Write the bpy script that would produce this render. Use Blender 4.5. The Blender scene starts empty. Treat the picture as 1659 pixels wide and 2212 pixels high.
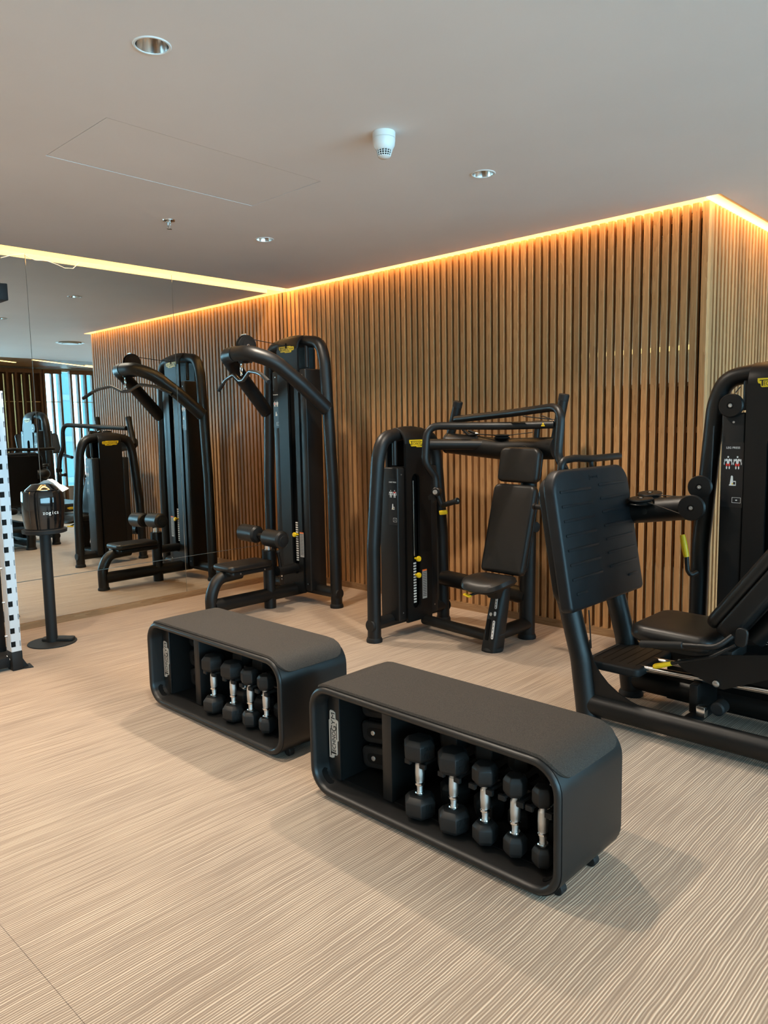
import bpy, bmesh, math, random
from mathutils import Vector, Matrix
from mathutils.geometry import tessellate_polygon

random.seed(7)
PI = math.pi
scene = bpy.context.scene
COL = scene.collection

# ------------------------------------------------------------------ camera, world, lights, exposure
IW, IH = 1659, 2212
YAW, PITCH, ROLL, FPX = 0.7615, -0.1115, -0.0188, 1624.9
CAM = Vector((5.9472, -4.8434, 1.5))
_f = Vector((-math.sin(YAW), math.cos(YAW), 0)); _r = Vector((math.cos(YAW), math.sin(YAW), 0)); _u = Vector((0, 0, 1))
_f2 = _f * math.cos(PITCH) + _u * math.sin(PITCH); _u2 = _u * math.cos(PITCH) - _f * math.sin(PITCH)
_r3 = _r * math.cos(ROLL) + _u2 * math.sin(ROLL); _u3 = _u2 * math.cos(ROLL) - _r * math.sin(ROLL)
cam_data = bpy.data.cameras.new('camera'); cam_data.sensor_fit = 'HORIZONTAL'; cam_data.sensor_width = 36.0
cam_data.lens = 36.0 * FPX / IW; cam_data.clip_start = 0.05; cam_data.clip_end = 200
cam = bpy.data.objects.new('camera', cam_data); COL.objects.link(cam)
cam.matrix_world = Matrix(((_r3.x, _u3.x, -_f2.x, CAM.x), (_r3.y, _u3.y, -_f2.y, CAM.y), (_r3.z, _u3.z, -_f2.z, CAM.z), (0, 0, 0, 1)))
scene.camera = cam

ZC = 2.85          # ceiling height
LW = 4.123         # the slat wall ends here in a convex corner
XE = 10.3          # window wall

world = bpy.data.worlds.new('sky'); scene.world = world; world.use_nodes = True
world.node_tree.nodes['Background'].inputs[0].default_value = (0.50, 0.79, 1.0, 1)
world.node_tree.nodes['Background'].inputs[1].default_value = 14.0

def add_light(name, kind, loc, energy, color, **kw):
    d = bpy.data.lights.new(name, kind); d.energy = energy; d.color = color
    for k, v in kw.items(): setattr(d, k, v)
    o = bpy.data.objects.new(name, d); COL.objects.link(o); o.location = loc
    return o
def portal(loc, sx, sz, ry):
    o = add_light('window_portal', 'AREA', loc, 1, (1, 1, 1), shape='RECTANGLE', size=sx, size_y=sz)
    o.data.cycles.is_portal = True
    o.rotation_euler = (PI / 2, 0, ry); return o
portal((XE + 0.06, 4.2, 1.6), 4.8, 2.5, PI / 2)
portal((XE + 0.06, -4.4, 1.6), 9.2, 2.5, PI / 2)
SPOT = 168.0       # watts of each ceiling downlight (lamps are built with the fittings)
COVE = (1.0, 0.54, 0.18)
add_light('cove_strip_back', 'AREA', (2.1, -0.028, 2.95), 40, COVE, shape='RECTANGLE', size=4.3, size_y=0.04)
o = add_light('cove_strip_left', 'AREA', (0.07, -4.4, 2.97), 78, COVE, shape='RECTANGLE', size=0.06, size_y=8.8)
o = add_light('cove_strip_return', 'AREA', (LW + 0.045, 2.4, 2.95), 44, COVE, shape='RECTANGLE', size=0.04, size_y=4.9)
add_light('back_room_fill', 'AREA', (1.6, 1.9, 2.80), 45, (1, 0.87, 0.68), shape='RECTANGLE', size=0.6, size_y=0.6)  # added unseen light that brightens the room behind the slats

scene.view_settings.view_transform = 'Standard'; scene.view_settings.look = 'None'
scene.view_settings.gamma = 1; scene.view_settings.use_curve_mapping = False
scene.view_settings.exposure = 0.0
scene.cycles.use_denoising = True
scene.cycles.max_bounces = 10; scene.cycles.sample_clamp_indirect = 6.0
scene.cycles.caustics_reflective = False; scene.cycles.caustics_refractive = False

def PX(x, y, ax, val):
    """photo pixel -> point on the plane ax = val"""
    d = _f2 * FPX + _r3 * (x - IW / 2) - _u3 * (y - IH / 2)
    i = 'xyz'.index(ax)
    return CAM + d * ((val - CAM[i]) / d[i])

# ------------------------------------------------------------------ materials
def new_mat(name):
    m = bpy.data.materials.new(name); m.use_nodes = True
    return m, m.node_tree.nodes, m.node_tree.links, m.node_tree.nodes['Principled BSDF']
def mat(name, col, rough=0.5, metal=0.0, spec=0.5, bump=0.0, bscale=200.0, var=0.0, vscale=6.0, coat=0.0, emit=None, estr=0.0):
    m, N, L, b = new_mat(name)
    b.inputs['Base Color'].default_value = (*col, 1); b.inputs['Roughness'].default_value = rough
    b.inputs['Metallic'].default_value = metal; b.inputs['Specular IOR Level'].default_value = spec
    b.inputs['Coat Weight'].default_value = coat; b.inputs['Coat Roughness'].default_value = 0.05
    tc = N.new('ShaderNodeTexCoord')
    if emit:
        b.inputs['Emission Color'].default_value = (*emit, 1); b.inputs['Emission Strength'].default_value = estr
    if var:
        n = N.new('ShaderNodeTexNoise'); n.inputs['Scale'].default_value = vscale; n.inputs['Detail'].default_value = 4
        r = N.new('ShaderNodeValToRGB'); r.color_ramp.elements[0].position = 0.3; r.color_ramp.elements[1].position = 0.75
        r.color_ramp.elements[0].color = (*[c * (1 - var) for c in col], 1); r.color_ramp.elements[1].color = (*[min(1, c * (1 + var)) for c in col], 1)
        L.new(tc.outputs['Object'], n.inputs['Vector']); L.new(n.outputs['Fac'], r.inputs['Fac']); L.new(r.outputs['Color'], b.inputs['Base Color'])
    if bump:
        n = N.new('ShaderNodeTexNoise'); n.inputs['Scale'].default_value = bscale; n.inputs['Detail'].default_value = 2
        p = N.new('ShaderNodeBump'); p.inputs['Strength'].default_value = bump; p.inputs['Distance'].default_value = 0.002
        L.new(tc.outputs['Object'], n.inputs['Vector']); L.new(n.outputs['Fac'], p.inputs['Height']); L.new(p.outputs['Normal'], b.inputs['Normal'])
    return m

M = {}
M['tube'] = mat('black_powder_coat', (0.0042, 0.004, 0.0038), 0.44, spec=0.38, bump=0.08, bscale=900)
M['shroud'] = mat('black_satin_plastic', (0.0045, 0.0043, 0.0041), 0.42, spec=0.32, bump=0.06, bscale=700)
M['panel'] = mat('charcoal_panel', (0.0075, 0.0073, 0.0072), 0.44, spec=0.34)
M['void'] = mat('black_recess', (0.003, 0.003, 0.003), 0.6, spec=0.2)
M['rubber'] = mat('black_rubber', (0.006, 0.006, 0.006), 0.62, spec=0.35, bump=0.1, bscale=500)
M['hexrub'] = mat('dumbbell_rubber', (0.0085, 0.0082, 0.0080), 0.55, spec=0.4, bump=0.08, bscale=600)
M['vinyl'] = mat('black_vinyl', (0.0070, 0.0063, 0.0057), 0.40, spec=0.42, bump=0.12, bscale=350)
M['plate'] = mat('foot_plate_rubber', (0.0055, 0.0062, 0.0075), 0.48, spec=0.36, bump=0.1, bscale=400, var=0.25, vscale=9)
M['bench'] = mat('bench_shell_plastic', (0.0070, 0.0065, 0.0061), 0.40, spec=0.45, bump=0.05, bscale=700, var=0.15, vscale=5)
M['chrome'] = mat('chrome', (0.82, 0.81, 0.79), 0.16, 1.0)
M['knurl'] = mat('knurled_steel', (0.72, 0.71, 0.69), 0.30, 1.0, bump=0.5, bscale=900)
M['steel'] = mat('brushed_steel', (0.55, 0.55, 0.54), 0.32, 1.0)
M['yellow'] = mat('yellow_plastic', (0.85, 0.58, 0.012), 0.42, var=0.06, vscale=30)
M['badge'] = mat('yellow_badge', (0.80, 0.55, 0.015), 0.35)
M['silver'] = mat('silver_badge', (0.62, 0.57, 0.50), 0.35, 0.3)
M['ink'] = mat('black_print', (0.008, 0.008, 0.008), 0.5)
M['white'] = mat('white_print', (0.70, 0.70, 0.68), 0.5)
M['greyp'] = mat('grey_print', (0.36, 0.36, 0.35), 0.5)
M['red'] = mat('red_print', (0.65, 0.03, 0.02), 0.5)
M['orange'] = mat('orange_print', (0.75, 0.16, 0.03), 0.5)
M['labelb'] = mat('label_black', (0.007, 0.007, 0.008), 0.38)
M['cable'] = mat('cable_black', (0.012, 0.012, 0.012), 0.5)
M['gloss'] = mat('gloss_black', (0.006, 0.006, 0.006), 0.07, spec=0.6, coat=0.5)
M['rack'] = mat('silver_powder_coat', (0.56, 0.59, 0.62), 0.42, 0.15, var=0.06, vscale=8)
M['ceil'] = mat('ceiling_paint', (0.80, 0.775, 0.765), 0.85, spec=0.2, bump=0.05, bscale=60, var=0.03, vscale=1.2)
M['plaster'] = mat('cove_plaster', (0.42, 0.39, 0.34), 0.9, spec=0.1, bump=0.3, bscale=25, var=0.06, vscale=3)
M['wallp'] = mat('wall_paint', (0.62, 0.60, 0.57), 0.85, spec=0.2, var=0.03, vscale=2)
M['wpl'] = mat('white_plastic', (0.80, 0.81, 0.79), 0.35)
M['led'] = mat('led_line', (1, 0.8, 0.4), 0.5, emit=(1.0, 0.62, 0.2), estr=4.0)
M['lampd'] = mat('lamp_disc', (1, 0.95, 0.85), 0.5, emit=(1.0, 0.86, 0.66), estr=3.0)
M['led2'] = mat('wall_led', (1, 0.8, 0.4), 0.5, emit=(1.0, 0.7, 0.3), estr=1.6)
M['screen'] = mat('lit_screen', (0.1, 0.1, 0.1), 0.3, emit=(0.8, 0.6, 0.9), estr=0.8)
M['tissue'] = mat('white_tissue', (0.85, 0.84, 0.81), 0.9, bump=0.4, bscale=90)
M['brass'] = mat('brass_rod', (0.75, 0.55, 0.25), 0.3, 0.9)
M['gunmetal'] = mat('gunmetal', (0.10, 0.095, 0.09), 0.32, 0.8)
M['steelblue'] = mat('worn_belt', (0.05, 0.06, 0.06), 0.45)
M['hole'] = mat('painted_hole_shade', (0.004, 0.004, 0.004), 0.8, spec=0.1)  # shade inside holes, put into the colour of solid patches
M['beige'] = mat('pale_building', (0.72, 0.74, 0.72), 0.8, var=0.08, vscale=0.2)
M['tealg'] = mat('teal_facade', (0.016, 0.062, 0.075), 0.4)
M['tealf'] = mat('facade_band', (0.05, 0.08, 0.085), 0.6)

def wood(name, a, b_, c, rough=0.5, axis='Z'):
    m, N, L, b = new_mat(name)
    tc = N.new('ShaderNodeTexCoord'); oi = N.new('ShaderNodeObjectInfo')
    off = N.new('ShaderNodeVectorMath'); off.operation = 'SCALE'; off.inputs['Scale'].default_value = 37.0
    cb = N.new('ShaderNodeCombineXYZ'); L.new(oi.outputs['Random'], cb.inputs[0]); L.new(oi.outputs['Random'], cb.inputs[1]); L.new(oi.outputs['Random'], cb.inputs[2])
    L.new(cb.outputs[0], off.inputs[0])
    add = N.new('ShaderNodeVectorMath'); add.operation = 'ADD'; L.new(tc.outputs['Object'], add.inputs[0]); L.new(off.outputs[0], add.inputs[1])
    mp = N.new('ShaderNodeMapping'); s = {'X': (0.9, 14, 14), 'Y': (14, 0.9, 14), 'Z': (14, 14, 0.9)}[axis]
    mp.inputs['Scale'].default_value = s; L.new(add.outputs[0], mp.inputs['Vector'])
    w = N.new('ShaderNodeTexNoise'); w.inputs['Scale'].default_value = 1.0; w.inputs['Detail'].default_value = 3; L.new(mp.outputs[0], w.inputs['Vector'])
    rg = N.new('ShaderNodeMath'); rg.operation = 'MULTIPLY'; rg.inputs[1].default_value = 14.0; L.new(w.outputs['Fac'], rg.inputs[0])
    fr = N.new('ShaderNodeMath'); fr.operation = 'FRACT'; L.new(rg.outputs[0], fr.inputs[0])
    g = N.new('ShaderNodeTexNoise'); g.inputs['Scale'].default_value = 9.0; g.inputs['Detail'].default_value = 5; L.new(mp.outputs[0], g.inputs['Vector'])
    mx = N.new('ShaderNodeMath'); mx.operation = 'MULTIPLY_ADD'; mx.inputs[1].default_value = 0.45; L.new(fr.outputs[0], mx.inputs[0])
    g2 = N.new('ShaderNodeMath'); g2.operation = 'MULTIPLY'; g2.inputs[1].default_value = 0.65; L.new(g.outputs['Fac'], g2.inputs[0]); L.new(g2.outputs[0], mx.inputs[2])
    rp = N.new('ShaderNodeValToRGB'); e = rp.color_ramp.elements
    e[0].position = 0.15; e[0].color = (*a, 1); e[1].position = 0.85; e[1].color = (*c, 1); k = rp.color_ramp.elements.new(0.5); k.color = (*b_, 1)
    L.new(mx.outputs[0], rp.inputs['Fac'])
    hs = N.new('ShaderNodeHueSaturation'); vv = N.new('ShaderNodeMapRange'); vv.inputs['To Min'].default_value = 0.80; vv.inputs['To Max'].default_value = 1.18
    L.new(oi.outputs['Random'], vv.inputs['Value']); L.new(vv.outputs[0], hs.inputs['Value']); L.new(rp.outputs['Color'], hs.inputs['Color'])
    L.new(hs.outputs[0], b.inputs['Base Color']); b.inputs['Roughness'].default_value = rough; b.inputs['Specular IOR Level'].default_value = 0.35
    bp = N.new('ShaderNodeBump'); bp.inputs['Strength'].default_value = 0.15; bp.inputs['Distance'].default_value = 0.001
    L.new(g.outputs['Fac'], bp.inputs['Height']); L.new(bp.outputs['Normal'], b.inputs['Normal'])
    return m
M['oak'] = wood('oak_slat', (0.365, 0.178, 0.068), (0.465, 0.240, 0.096), (0.55, 0.304, 0.130))
M['oakx'] = wood('oak_board_lengthwise', (0.25, 0.135, 0.062), (0.33, 0.19, 0.092), (0.40, 0.245, 0.125), axis='X')
M['oaky'] = wood('oak_board_crosswise', (0.25, 0.135, 0.062), (0.33, 0.19, 0.092), (0.40, 0.245, 0.125), axis='Y')
M['oakback'] = wood('brown_backing_board', (0.065, 0.036, 0.018), (0.085, 0.048, 0.024), (0.105, 0.06, 0.03))
M['darkwood'] = wood('dark_timber', (0.10, 0.045, 0.02), (0.15, 0.07, 0.03), (0.20, 0.10, 0.045))

def carpet():
    m, N, L, b = new_mat('striped_carpet')
    tc = N.new('ShaderNodeTexCoord')
    wob = N.new('ShaderNodeTexNoise'); wob.inputs['Scale'].default_value = 3.5; wob.inputs['Detail'].default_value = 2
    L.new(tc.outputs['Object'], wob.inputs['Vector'])
    ws = N.new('ShaderNodeVectorMath'); ws.operation = 'SCALE'; ws.inputs['Scale'].default_value = 0.018; L.new(wob.outputs['Color'], ws.inputs[0])
    ad = N.new('ShaderNodeVectorMath'); ad.operation = 'ADD'; L.new(tc.outputs['Object'], ad.inputs[0]); L.new(ws.outputs[0], ad.inputs[1])
    def stripes(sx, sy, detail, rough=0.5):
        mp = N.new('ShaderNodeMapping'); mp.inputs['Scale'].default_value = (sx, sy, 0.0); L.new(ad.outputs[0], mp.inputs['Vector'])
        n = N.new('ShaderNodeTexNoise'); n.inputs['Scale'].default_value = 1.0; n.inputs['Detail'].default_value = detail; n.inputs['Roughness'].default_value = rough
        L.new(mp.outputs[0], n.inputs['Vector']); return n.outputs['Fac']
    s2 = stripes(60, 0.9, 1.0); s3 = stripes(4, 3, 3.0); s4 = stripes(420, 260, 1.0); s5 = stripes(16, 0.5, 2.0); s6 = stripes(140, 2.2, 1.0)
    def ramp(src, p0, p1, c0=(0, 0, 0, 1), c1=(1, 1, 1, 1)):
        r = N.new('ShaderNodeValToRGB'); r.color_ramp.elements[0].position = p0; r.color_ramp.elements[1].position = p1
        r.color_ramp.elements[0].color = c0; r.color_ramp.elements[1].color = c1; L.new(src, r.inputs['Fac']); return r.outputs['Color']
    def math_(op, a, b2):
        n = N.new('ShaderNodeMath'); n.operation = op
        for i, v in enumerate((a, b2)):
            if isinstance(v, (int, float)): n.inputs[i].default_value = v
            else: L.new(v, n.inputs[i])
        return n.outputs[0]
    sx_ = N.new('ShaderNodeSeparateXYZ'); L.new(ad.outputs[0], sx_.inputs[0])
    ph = math_('ADD', math_('MULTIPLY', sx_.outputs[0], 112.0), math_('ADD', math_('MULTIPLY', s5, 1.6), math_('MULTIPLY', s2, 0.8)))
    tri = math_('MULTIPLY', math_('ABSOLUTE', math_('SUBTRACT', math_('FRACT', ph, 0.0), 0.5), 0.0), 2.0)
    amp = math_('ADD', math_('MULTIPLY', ramp(s6, 0.35, 0.62), 0.75), 0.25)
    h = math_('MULTIPLY', ramp(tri, 0.30, 0.86), amp)
    h = math_('ADD', h, math_('MULTIPLY', s4, 0.16))
    col = ramp(h, 0.04, 0.92, (0.205, 0.141, 0.095, 1), (0.570, 0.450, 0.338, 1))
    mixn = N.new('ShaderNodeMix'); mixn.data_type = 'RGBA'; mixn.blend_type = 'MULTIPLY'; mixn.inputs['Factor'].default_value = 1
    tint = ramp(s3, 0.3, 0.7, (0.92, 0.91, 0.90, 1), (1.03, 1.02, 1.0, 1))
    L.new(col, mixn.inputs[6]); L.new(tint, mixn.inputs[7]); L.new(mixn.outputs[2], b.inputs['Base Color'])
    b.inputs['Roughness'].default_value = 0.68; b.inputs['Specular IOR Level'].default_value = 0.45
    b.inputs['Sheen Weight'].default_value = 0.18; b.inputs['Sheen Roughness'].default_value = 0.45
    bp = N.new('ShaderNodeBump'); bp.inputs['Strength'].default_value = 0.3; bp.inputs['Distance'].default_value = 0.002
    L.new(h, bp.inputs['Height']); L.new(bp.outputs['Normal'], b.inputs['Normal'])
    return m
M['carpet'] = carpet()

def matbench():
    m, N, L, b = new_mat('speckled_top_mat'); tc = N.new('ShaderNodeTexCoord')
    n = N.new('ShaderNodeTexNoise'); n.inputs['Scale'].default_value = 420; n.inputs['Detail'].default_value = 2; L.new(tc.outputs['Object'], n.inputs['Vector'])
    r = N.new('ShaderNodeValToRGB'); r.color_ramp.elements[0].position = 0.36; r.color_ramp.elements[1].position = 0.68
    r.color_ramp.elements[0].color = (0.016, 0.0132, 0.0108, 1); r.color_ramp.elements[1].color = (0.052, 0.0425, 0.0345, 1)
    L.new(n.outputs['Fac'], r.inputs['Fac']); L.new(r.outputs['Color'], b.inputs['Base Color'])
    b.inputs['Roughness'].default_value = 0.66; b.inputs['Specular IOR Level'].default_value = 0.30
    p = N.new('ShaderNodeBump'); p.inputs['Strength'].default_value = 0.5; p.inputs['Distance'].default_value = 0.002
    L.new(n.outputs['Fac'], p.inputs['Height']); L.new(p.outputs['Normal'], b.inputs['Normal'])
    return m
M['mat'] = matbench()

def mirror_mat():
    m, N, L, b = new_mat('mirror_glass')
    b.inputs['Base Color'].default_value = (0.83, 0.88, 0.86, 1); b.inputs['Metallic'].default_value = 1; b.inputs['Roughness'].default_value = 0.0
    return m
M['mirror'] = mirror_mat()
def glass_mat(name, tint, refl=0.08):
    m, N, L, b = new_mat(name); N.remove(b)
    t = N.new('ShaderNodeBsdfTransparent'); t.inputs[0].default_value = (*tint, 1)
    g = N.new('ShaderNodeBsdfGlossy'); g.inputs['Roughness'].default_value = 0.02
    fr = N.new('ShaderNodeFresnel'); fr.inputs[0].default_value = 1.45
    mx = N.new('ShaderNodeMixShader'); L.new(fr.outputs[0], mx.inputs[0]); L.new(t.outputs[0], mx.inputs[1]); L.new(g.outputs[0], mx.inputs[2])
    L.new(mx.outputs[0], N['Material Output'].inputs[0]); return m
M['glass'] = glass_mat('window_glass', (0.86, 0.96, 0.97))
M['frost'] = glass_mat('partition_glass', (0.80, 0.86, 0.85))

# ------------------------------------------------------------------ mesh helpers: every shape is (verts, faces) in world coordinates
def V3(*a): return Vector(a)
def fillet(pts, rad, n=6):
    pts = [Vector(p) for p in pts]; rad = rad if isinstance(rad, (list, tuple)) else [rad] * len(pts)
    out = [pts[0]]
    for i in range(1, len(pts) - 1):
        a, p, c = pts[i - 1], pts[i], pts[i + 1]
        d1 = (a - p); d2 = (c - p); l1, l2 = d1.length, d2.length
        if l1 < 1e-6 or l2 < 1e-6: continue
        d1 /= l1; d2 /= l2; ang = d1.angle(d2)
        if ang > PI - 0.03: out.append(p); continue
        t = min(rad[i] / math.tan(ang / 2), l1 * 0.49, l2 * 0.49)
        p0, p1 = p + d1 * t, p + d2 * t
        for k in range(n + 1):
            s = k / n
            out.append(p0 * (1 - s) ** 2 + p * 2 * s * (1 - s) + p1 * s * s)
    out.append(pts[-1]); return out
def sweep(pts, r, seg=14, closed=False, sect=None, up=None, cap=True):
    """tube along pts; r number or per-point list; sect = (ra, rb) ellipse factors with ra along 'up'"""
    pts = [Vector(p) for p in pts]; n = len(pts); rr = r if isinstance(r, (list, tuple)) else [r] * n
    tang = []
    for i in range(n):
        a = pts[(i - 1) % n] if (closed or i > 0) else pts[i]; b = pts[(i + 1) % n] if (closed or i < n - 1) else pts[i]
        t = (b - a); tang.append(t.normalized() if t.length > 1e-9 else Vector((0, 0, 1)))
    ref = Vector(up) if up else (Vector((0, 0, 1)) if abs(tang[0].z) < 0.9 else Vector((1, 0, 0)))
    nx = (ref - tang[0] * ref.dot(tang[0])).normalized()
    vs, fs = [], []
    for i in range(n):
        if up: nx = (ref - tang[i] * ref.dot(tang[i])).normalized()
        elif i: nx = (nx - tang[i] * nx.dot(tang[i])).normalized()
        ny = tang[i].cross(nx)
        for k in range(seg):
            a = 2 * PI * k / seg; ca, sa = math.cos(a), math.sin(a)
            if sect: ca *= sect[0]; sa *= sect[1]
            vs.append(pts[i] + nx * (rr[i] * ca) + ny * (rr[i] * sa))
    m = n if closed else n - 1
    for i in range(m):
        j = (i + 1) % n
        for k in range(seg):
            k2 = (k + 1) % seg; fs.append((i * seg + k, i * seg + k2, j * seg + k2, j * seg + k))
    if not closed and cap:
        fs.append(tuple(range(seg - 1, -1, -1))); fs.append(tuple((n - 1) * seg + k for k in range(seg)))
    return vs, fs
def tube(pts, r, fil=0.0, seg=14, n=6, **kw):
    return sweep(fillet(pts, fil, n) if fil else pts, r, seg, **kw)
def capped(p, q, r, seg=20, e=None):
    """cylinder with softened rims"""
    p, q = Vector(p), Vector(q); d = (q - p); L = d.length; d /= L; e = e if e is not None else min(r * 0.25, L * 0.2)
    return sweep([p, p + d * 0.0001, p + d * e, q - d * e, q - d * 0.0001, q], [r - e, r - e * 0.9, r, r, r - e * 0.9, r - e], seg)
def box(c, s, bev=0.0, seg=2, rot=None):
    bm = bmesh.new(); bmesh.ops.create_cube(bm, size=1.0)
    for v in bm.verts: v.co = Vector((v.co.x * s[0], v.co.y * s[1], v.co.z * s[2]))
    if bev: bmesh.ops.bevel(bm, geom=list(bm.edges), offset=bev, segments=seg, profile=0.5, affect='EDGES')
    R = rot if rot else Matrix.Identity(3)
    bm.verts.index_update()
    vs = [R @ v.co + Vector(c) for v in bm.verts]; fs = [tuple(v.index for v in f.verts) for f in bm.faces]
    bm.free(); return vs, fs
def boxmm(x0, x1, y0, y1, z0, z1, bev=0.0, seg=2):
    return box(((x0 + x1) / 2, (y0 + y1) / 2, (z0 + z1) / 2), (abs(x1 - x0), abs(y1 - y0), abs(z1 - z0)), bev, seg)
def rrect(w, h, r, n=5):
    """rounded rectangle outline centred on 0; r number or (tr, tl, bl, br)"""
    rs = r if isinstance(r, (list, tuple)) else (r,) * 4; out = []
    for (sx, sy, a0), rad in zip(((1, 1, 0), (-1, 1, PI / 2), (-1, -1, PI), (1, -1, 1.5 * PI)), rs):
        rad = max(min(rad, w / 2 - 1e-5, h / 2 - 1e-5), 1e-5); cx, cy = sx * (w / 2 - rad), sy * (h / 2 - rad)
        for k in range(n + 1):
            a = a0 + PI / 2 * k / n; out.append((cx + rad * math.cos(a), cy + rad * math.sin(a)))
    return out
class Frame:
    def __init__(s, o, ux, uy):
        s.o = Vector(o); s.x = Vector(ux).normalized(); y = Vector(uy); s.y = (y - s.x * y.dot(s.x)).normalized(); s.z = s.x.cross(s.y)
    def __call__(s, a, b, c=0.0): return s.o + s.x * a + s.y * b + s.z * c
def loft(loops, cap=True):
    n = len(loops[0]); vs = [p for l in loops for p in l]; fs = []
    for i in range(len(loops) - 1):
        for k in range(n):
            k2 = (k + 1) % n; fs.append((i * n + k, i * n + k2, (i + 1) * n + k2, (i + 1) * n + k))
    if cap:
        fs.append(tuple(range(n - 1, -1, -1))); fs.append(tuple((len(loops) - 1) * n + k for k in range(n)))
    return vs, fs
def cushion(fr, w, h, t, r, e, crown=0.0, n=6, es=4):
    """pad: rounded rectangle w x h, thickness t along frame z, edge radius e on both rims, crown = swelling of the front"""
    e = min(e, t / 2 - 1e-4); loops = []; rs = r if isinstance(r, (list, tuple)) else (r,) * 4
    def lp(ins, z): return [fr(a, b, z) for a, b in rrect(w - 2 * ins, h - 2 * ins, [max(q - ins, 0.004) for q in rs], n)]
    for k in range(es + 1):
        a = PI / 2 * k / es; loops.append(lp(e * (1 - math.sin(a)), e * (1 - math.cos(a))))
    for k in range(es + 1):
        a = PI / 2 * k / es; loops.append(lp(e * (1 - math.cos(a)), t - e + e * math.sin(a)))
    if crown:
        for s in (0.3, 0.6, 0.85):
            loops.append([fr(a * 1, b * 1, t + crown * (1 - (1 - s) ** 2)) for a, b in rrect((w - 2 * e) * (1 - s) + 0.002, (h - 2 * e) * (1 - s) + 0.002, [max(q - e, 0.004) * (1 - s) for q in rs], n)])
    return loft(loops)
def plate(fr, outer, holes, t):
    """flat sheet with holes, thickness t along frame z"""
    loops = [outer] + list(holes); flat = [p for l in loops for p in l]
    tris = tessellate_polygon([[Vector((a, b, 0)) for a, b in l] for l in loops]); n = len(flat)
    vs = [fr(a, b, t) for a, b in flat] + [fr(a, b, 0) for a, b in flat]; fs = []
    for tr in tris:
        a, b, c = (Vector((*flat[i], 0)) for i in tr)
        tr = tuple(tr) if (b - a).cross(c - a).z > 0 else tuple(reversed(tr))
        fs.append(tr); fs.append(tuple(i + n for i in reversed(tr)))
    k = 0
    for l in loops:
        m = len(l)
        for i in range(m): j = (i + 1) % m; fs.append((k + i, k + i + n, k + j + n, k + j))
        k += m
    return vs, fs
def lathe(c, prof, seg=28, axis=(0, 0, 1), cap=True):
    ax = Vector(axis).normalized(); ux = (Vector((1, 0, 0)) - ax * ax.x) if abs(ax.x) < 0.9 else (Vector((0, 1, 0)) - ax * ax.y)
    ux.normalize(); uy = ax.cross(ux); c = Vector(c)
    loops = [[c + ax * z + (ux * math.cos(2 * PI * k / seg) + uy * math.sin(2 * PI * k / seg)) * max(r, 1e-4) for k in range(seg)] for r, z in prof]
    return loft(loops, cap)
def tri_fan(fr, pts, t=0.0012):
    return plate(fr, pts, [], t)
def join(*shapes):
    vs, fs = [], []
    for v, f in shapes:
        k = len(vs); vs += list(v); fs += [tuple(i + k for i in q) for q in f]
    return vs, fs
def mirror_pts(sh, plane_y):   # reflect a shape across y = plane_y (a symmetric second piece)
    v, f = sh
    return [Vector((p.x, 2 * plane_y - p.y, p.z)) for p in v], [tuple(reversed(q)) for q in f]

ORG = {}
def link(name, sh, m, parent=None, sharp=32, org=None):
    o0 = ORG[parent.name] if parent else (Vector(org) if org is not None else Vector((0, 0, 0)))
    me = bpy.data.meshes.new(name); me.from_pydata([tuple(v - o0) for v in sh[0]], [], sh[1])
    me.validate(); me.update()
    bm = bmesh.new(); bm.from_mesh(me); bmesh.ops.recalc_face_normals(bm, faces=bm.faces); bm.to_mesh(me); bm.free()
    for p in me.polygons: p.use_smooth = True
    me.set_sharp_from_angle(angle=math.radians(sharp))
    me.materials.append(M[m] if isinstance(m, str) else m)
    o = bpy.data.objects.new(name, me); COL.objects.link(o)
    if parent: o.parent = parent
    else: o.location = o0
    ORG[o.name] = o0
    return o
def shared(name, src, parent, off):
    o = bpy.data.objects.new(name, src.data); COL.objects.link(o); o.parent = parent; o.location = src.location + Vector(off); ORG[o.name] = ORG[parent.name]
    return o
def thing(name, loc, label, cat, group=None):
    o = bpy.data.objects.new(name, None); COL.objects.link(o); o.location = loc; o.empty_display_size = 0.1
    ORG[o.name] = Vector(loc); return tag(o, label, cat, group)
def tag(o, label, cat, group=None):
    o['label'] = label; o['category'] = cat
    if group: o['group'] = group
    return o
def struct(name, sh, m, label=None, sharp=32):
    o = link(name, sh, m, None, sharp); o['kind'] = 'structure'
    if label: o['label'] = label
    return o
def text_shape(fr, s, size, ext=0.0006, align='CENTER', shear=0.0, sx=1.0):
    cu = bpy.data.curves.new('txt', 'FONT'); cu.body = s; cu.size = size; cu.align_x = align; cu.align_y = 'CENTER'; cu.extrude = ext; cu.resolution_u = 3
    cu.shear = shear
    ob = bpy.data.objects.new('txt', cu); COL.objects.link(ob)
    dg = bpy.context.evaluated_depsgraph_get(); me = ob.evaluated_get(dg).to_mesh()
    vs = [fr(v.co.x * sx, v.co.y, v.co.z + ext) for v in me.vertices]; fs = [tuple(p.vertices) for p in me.polygons]
    ob.evaluated_get(dg).to_mesh_clear(); bpy.data.objects.remove(ob); bpy.data.curves.remove(cu)
    return vs, fs
BADGE = [(0, 1), (.78, 1), (.80, .90), (.97, .88), (1, .80), (1, .52), (.975, .30), (.835, .28), (.82, .04), (.79, 0), (.40, 0), (.38, .13), (.12, .13), (.085, .2), (.075, .47), (.02, .52), (0, .72)]
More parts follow.
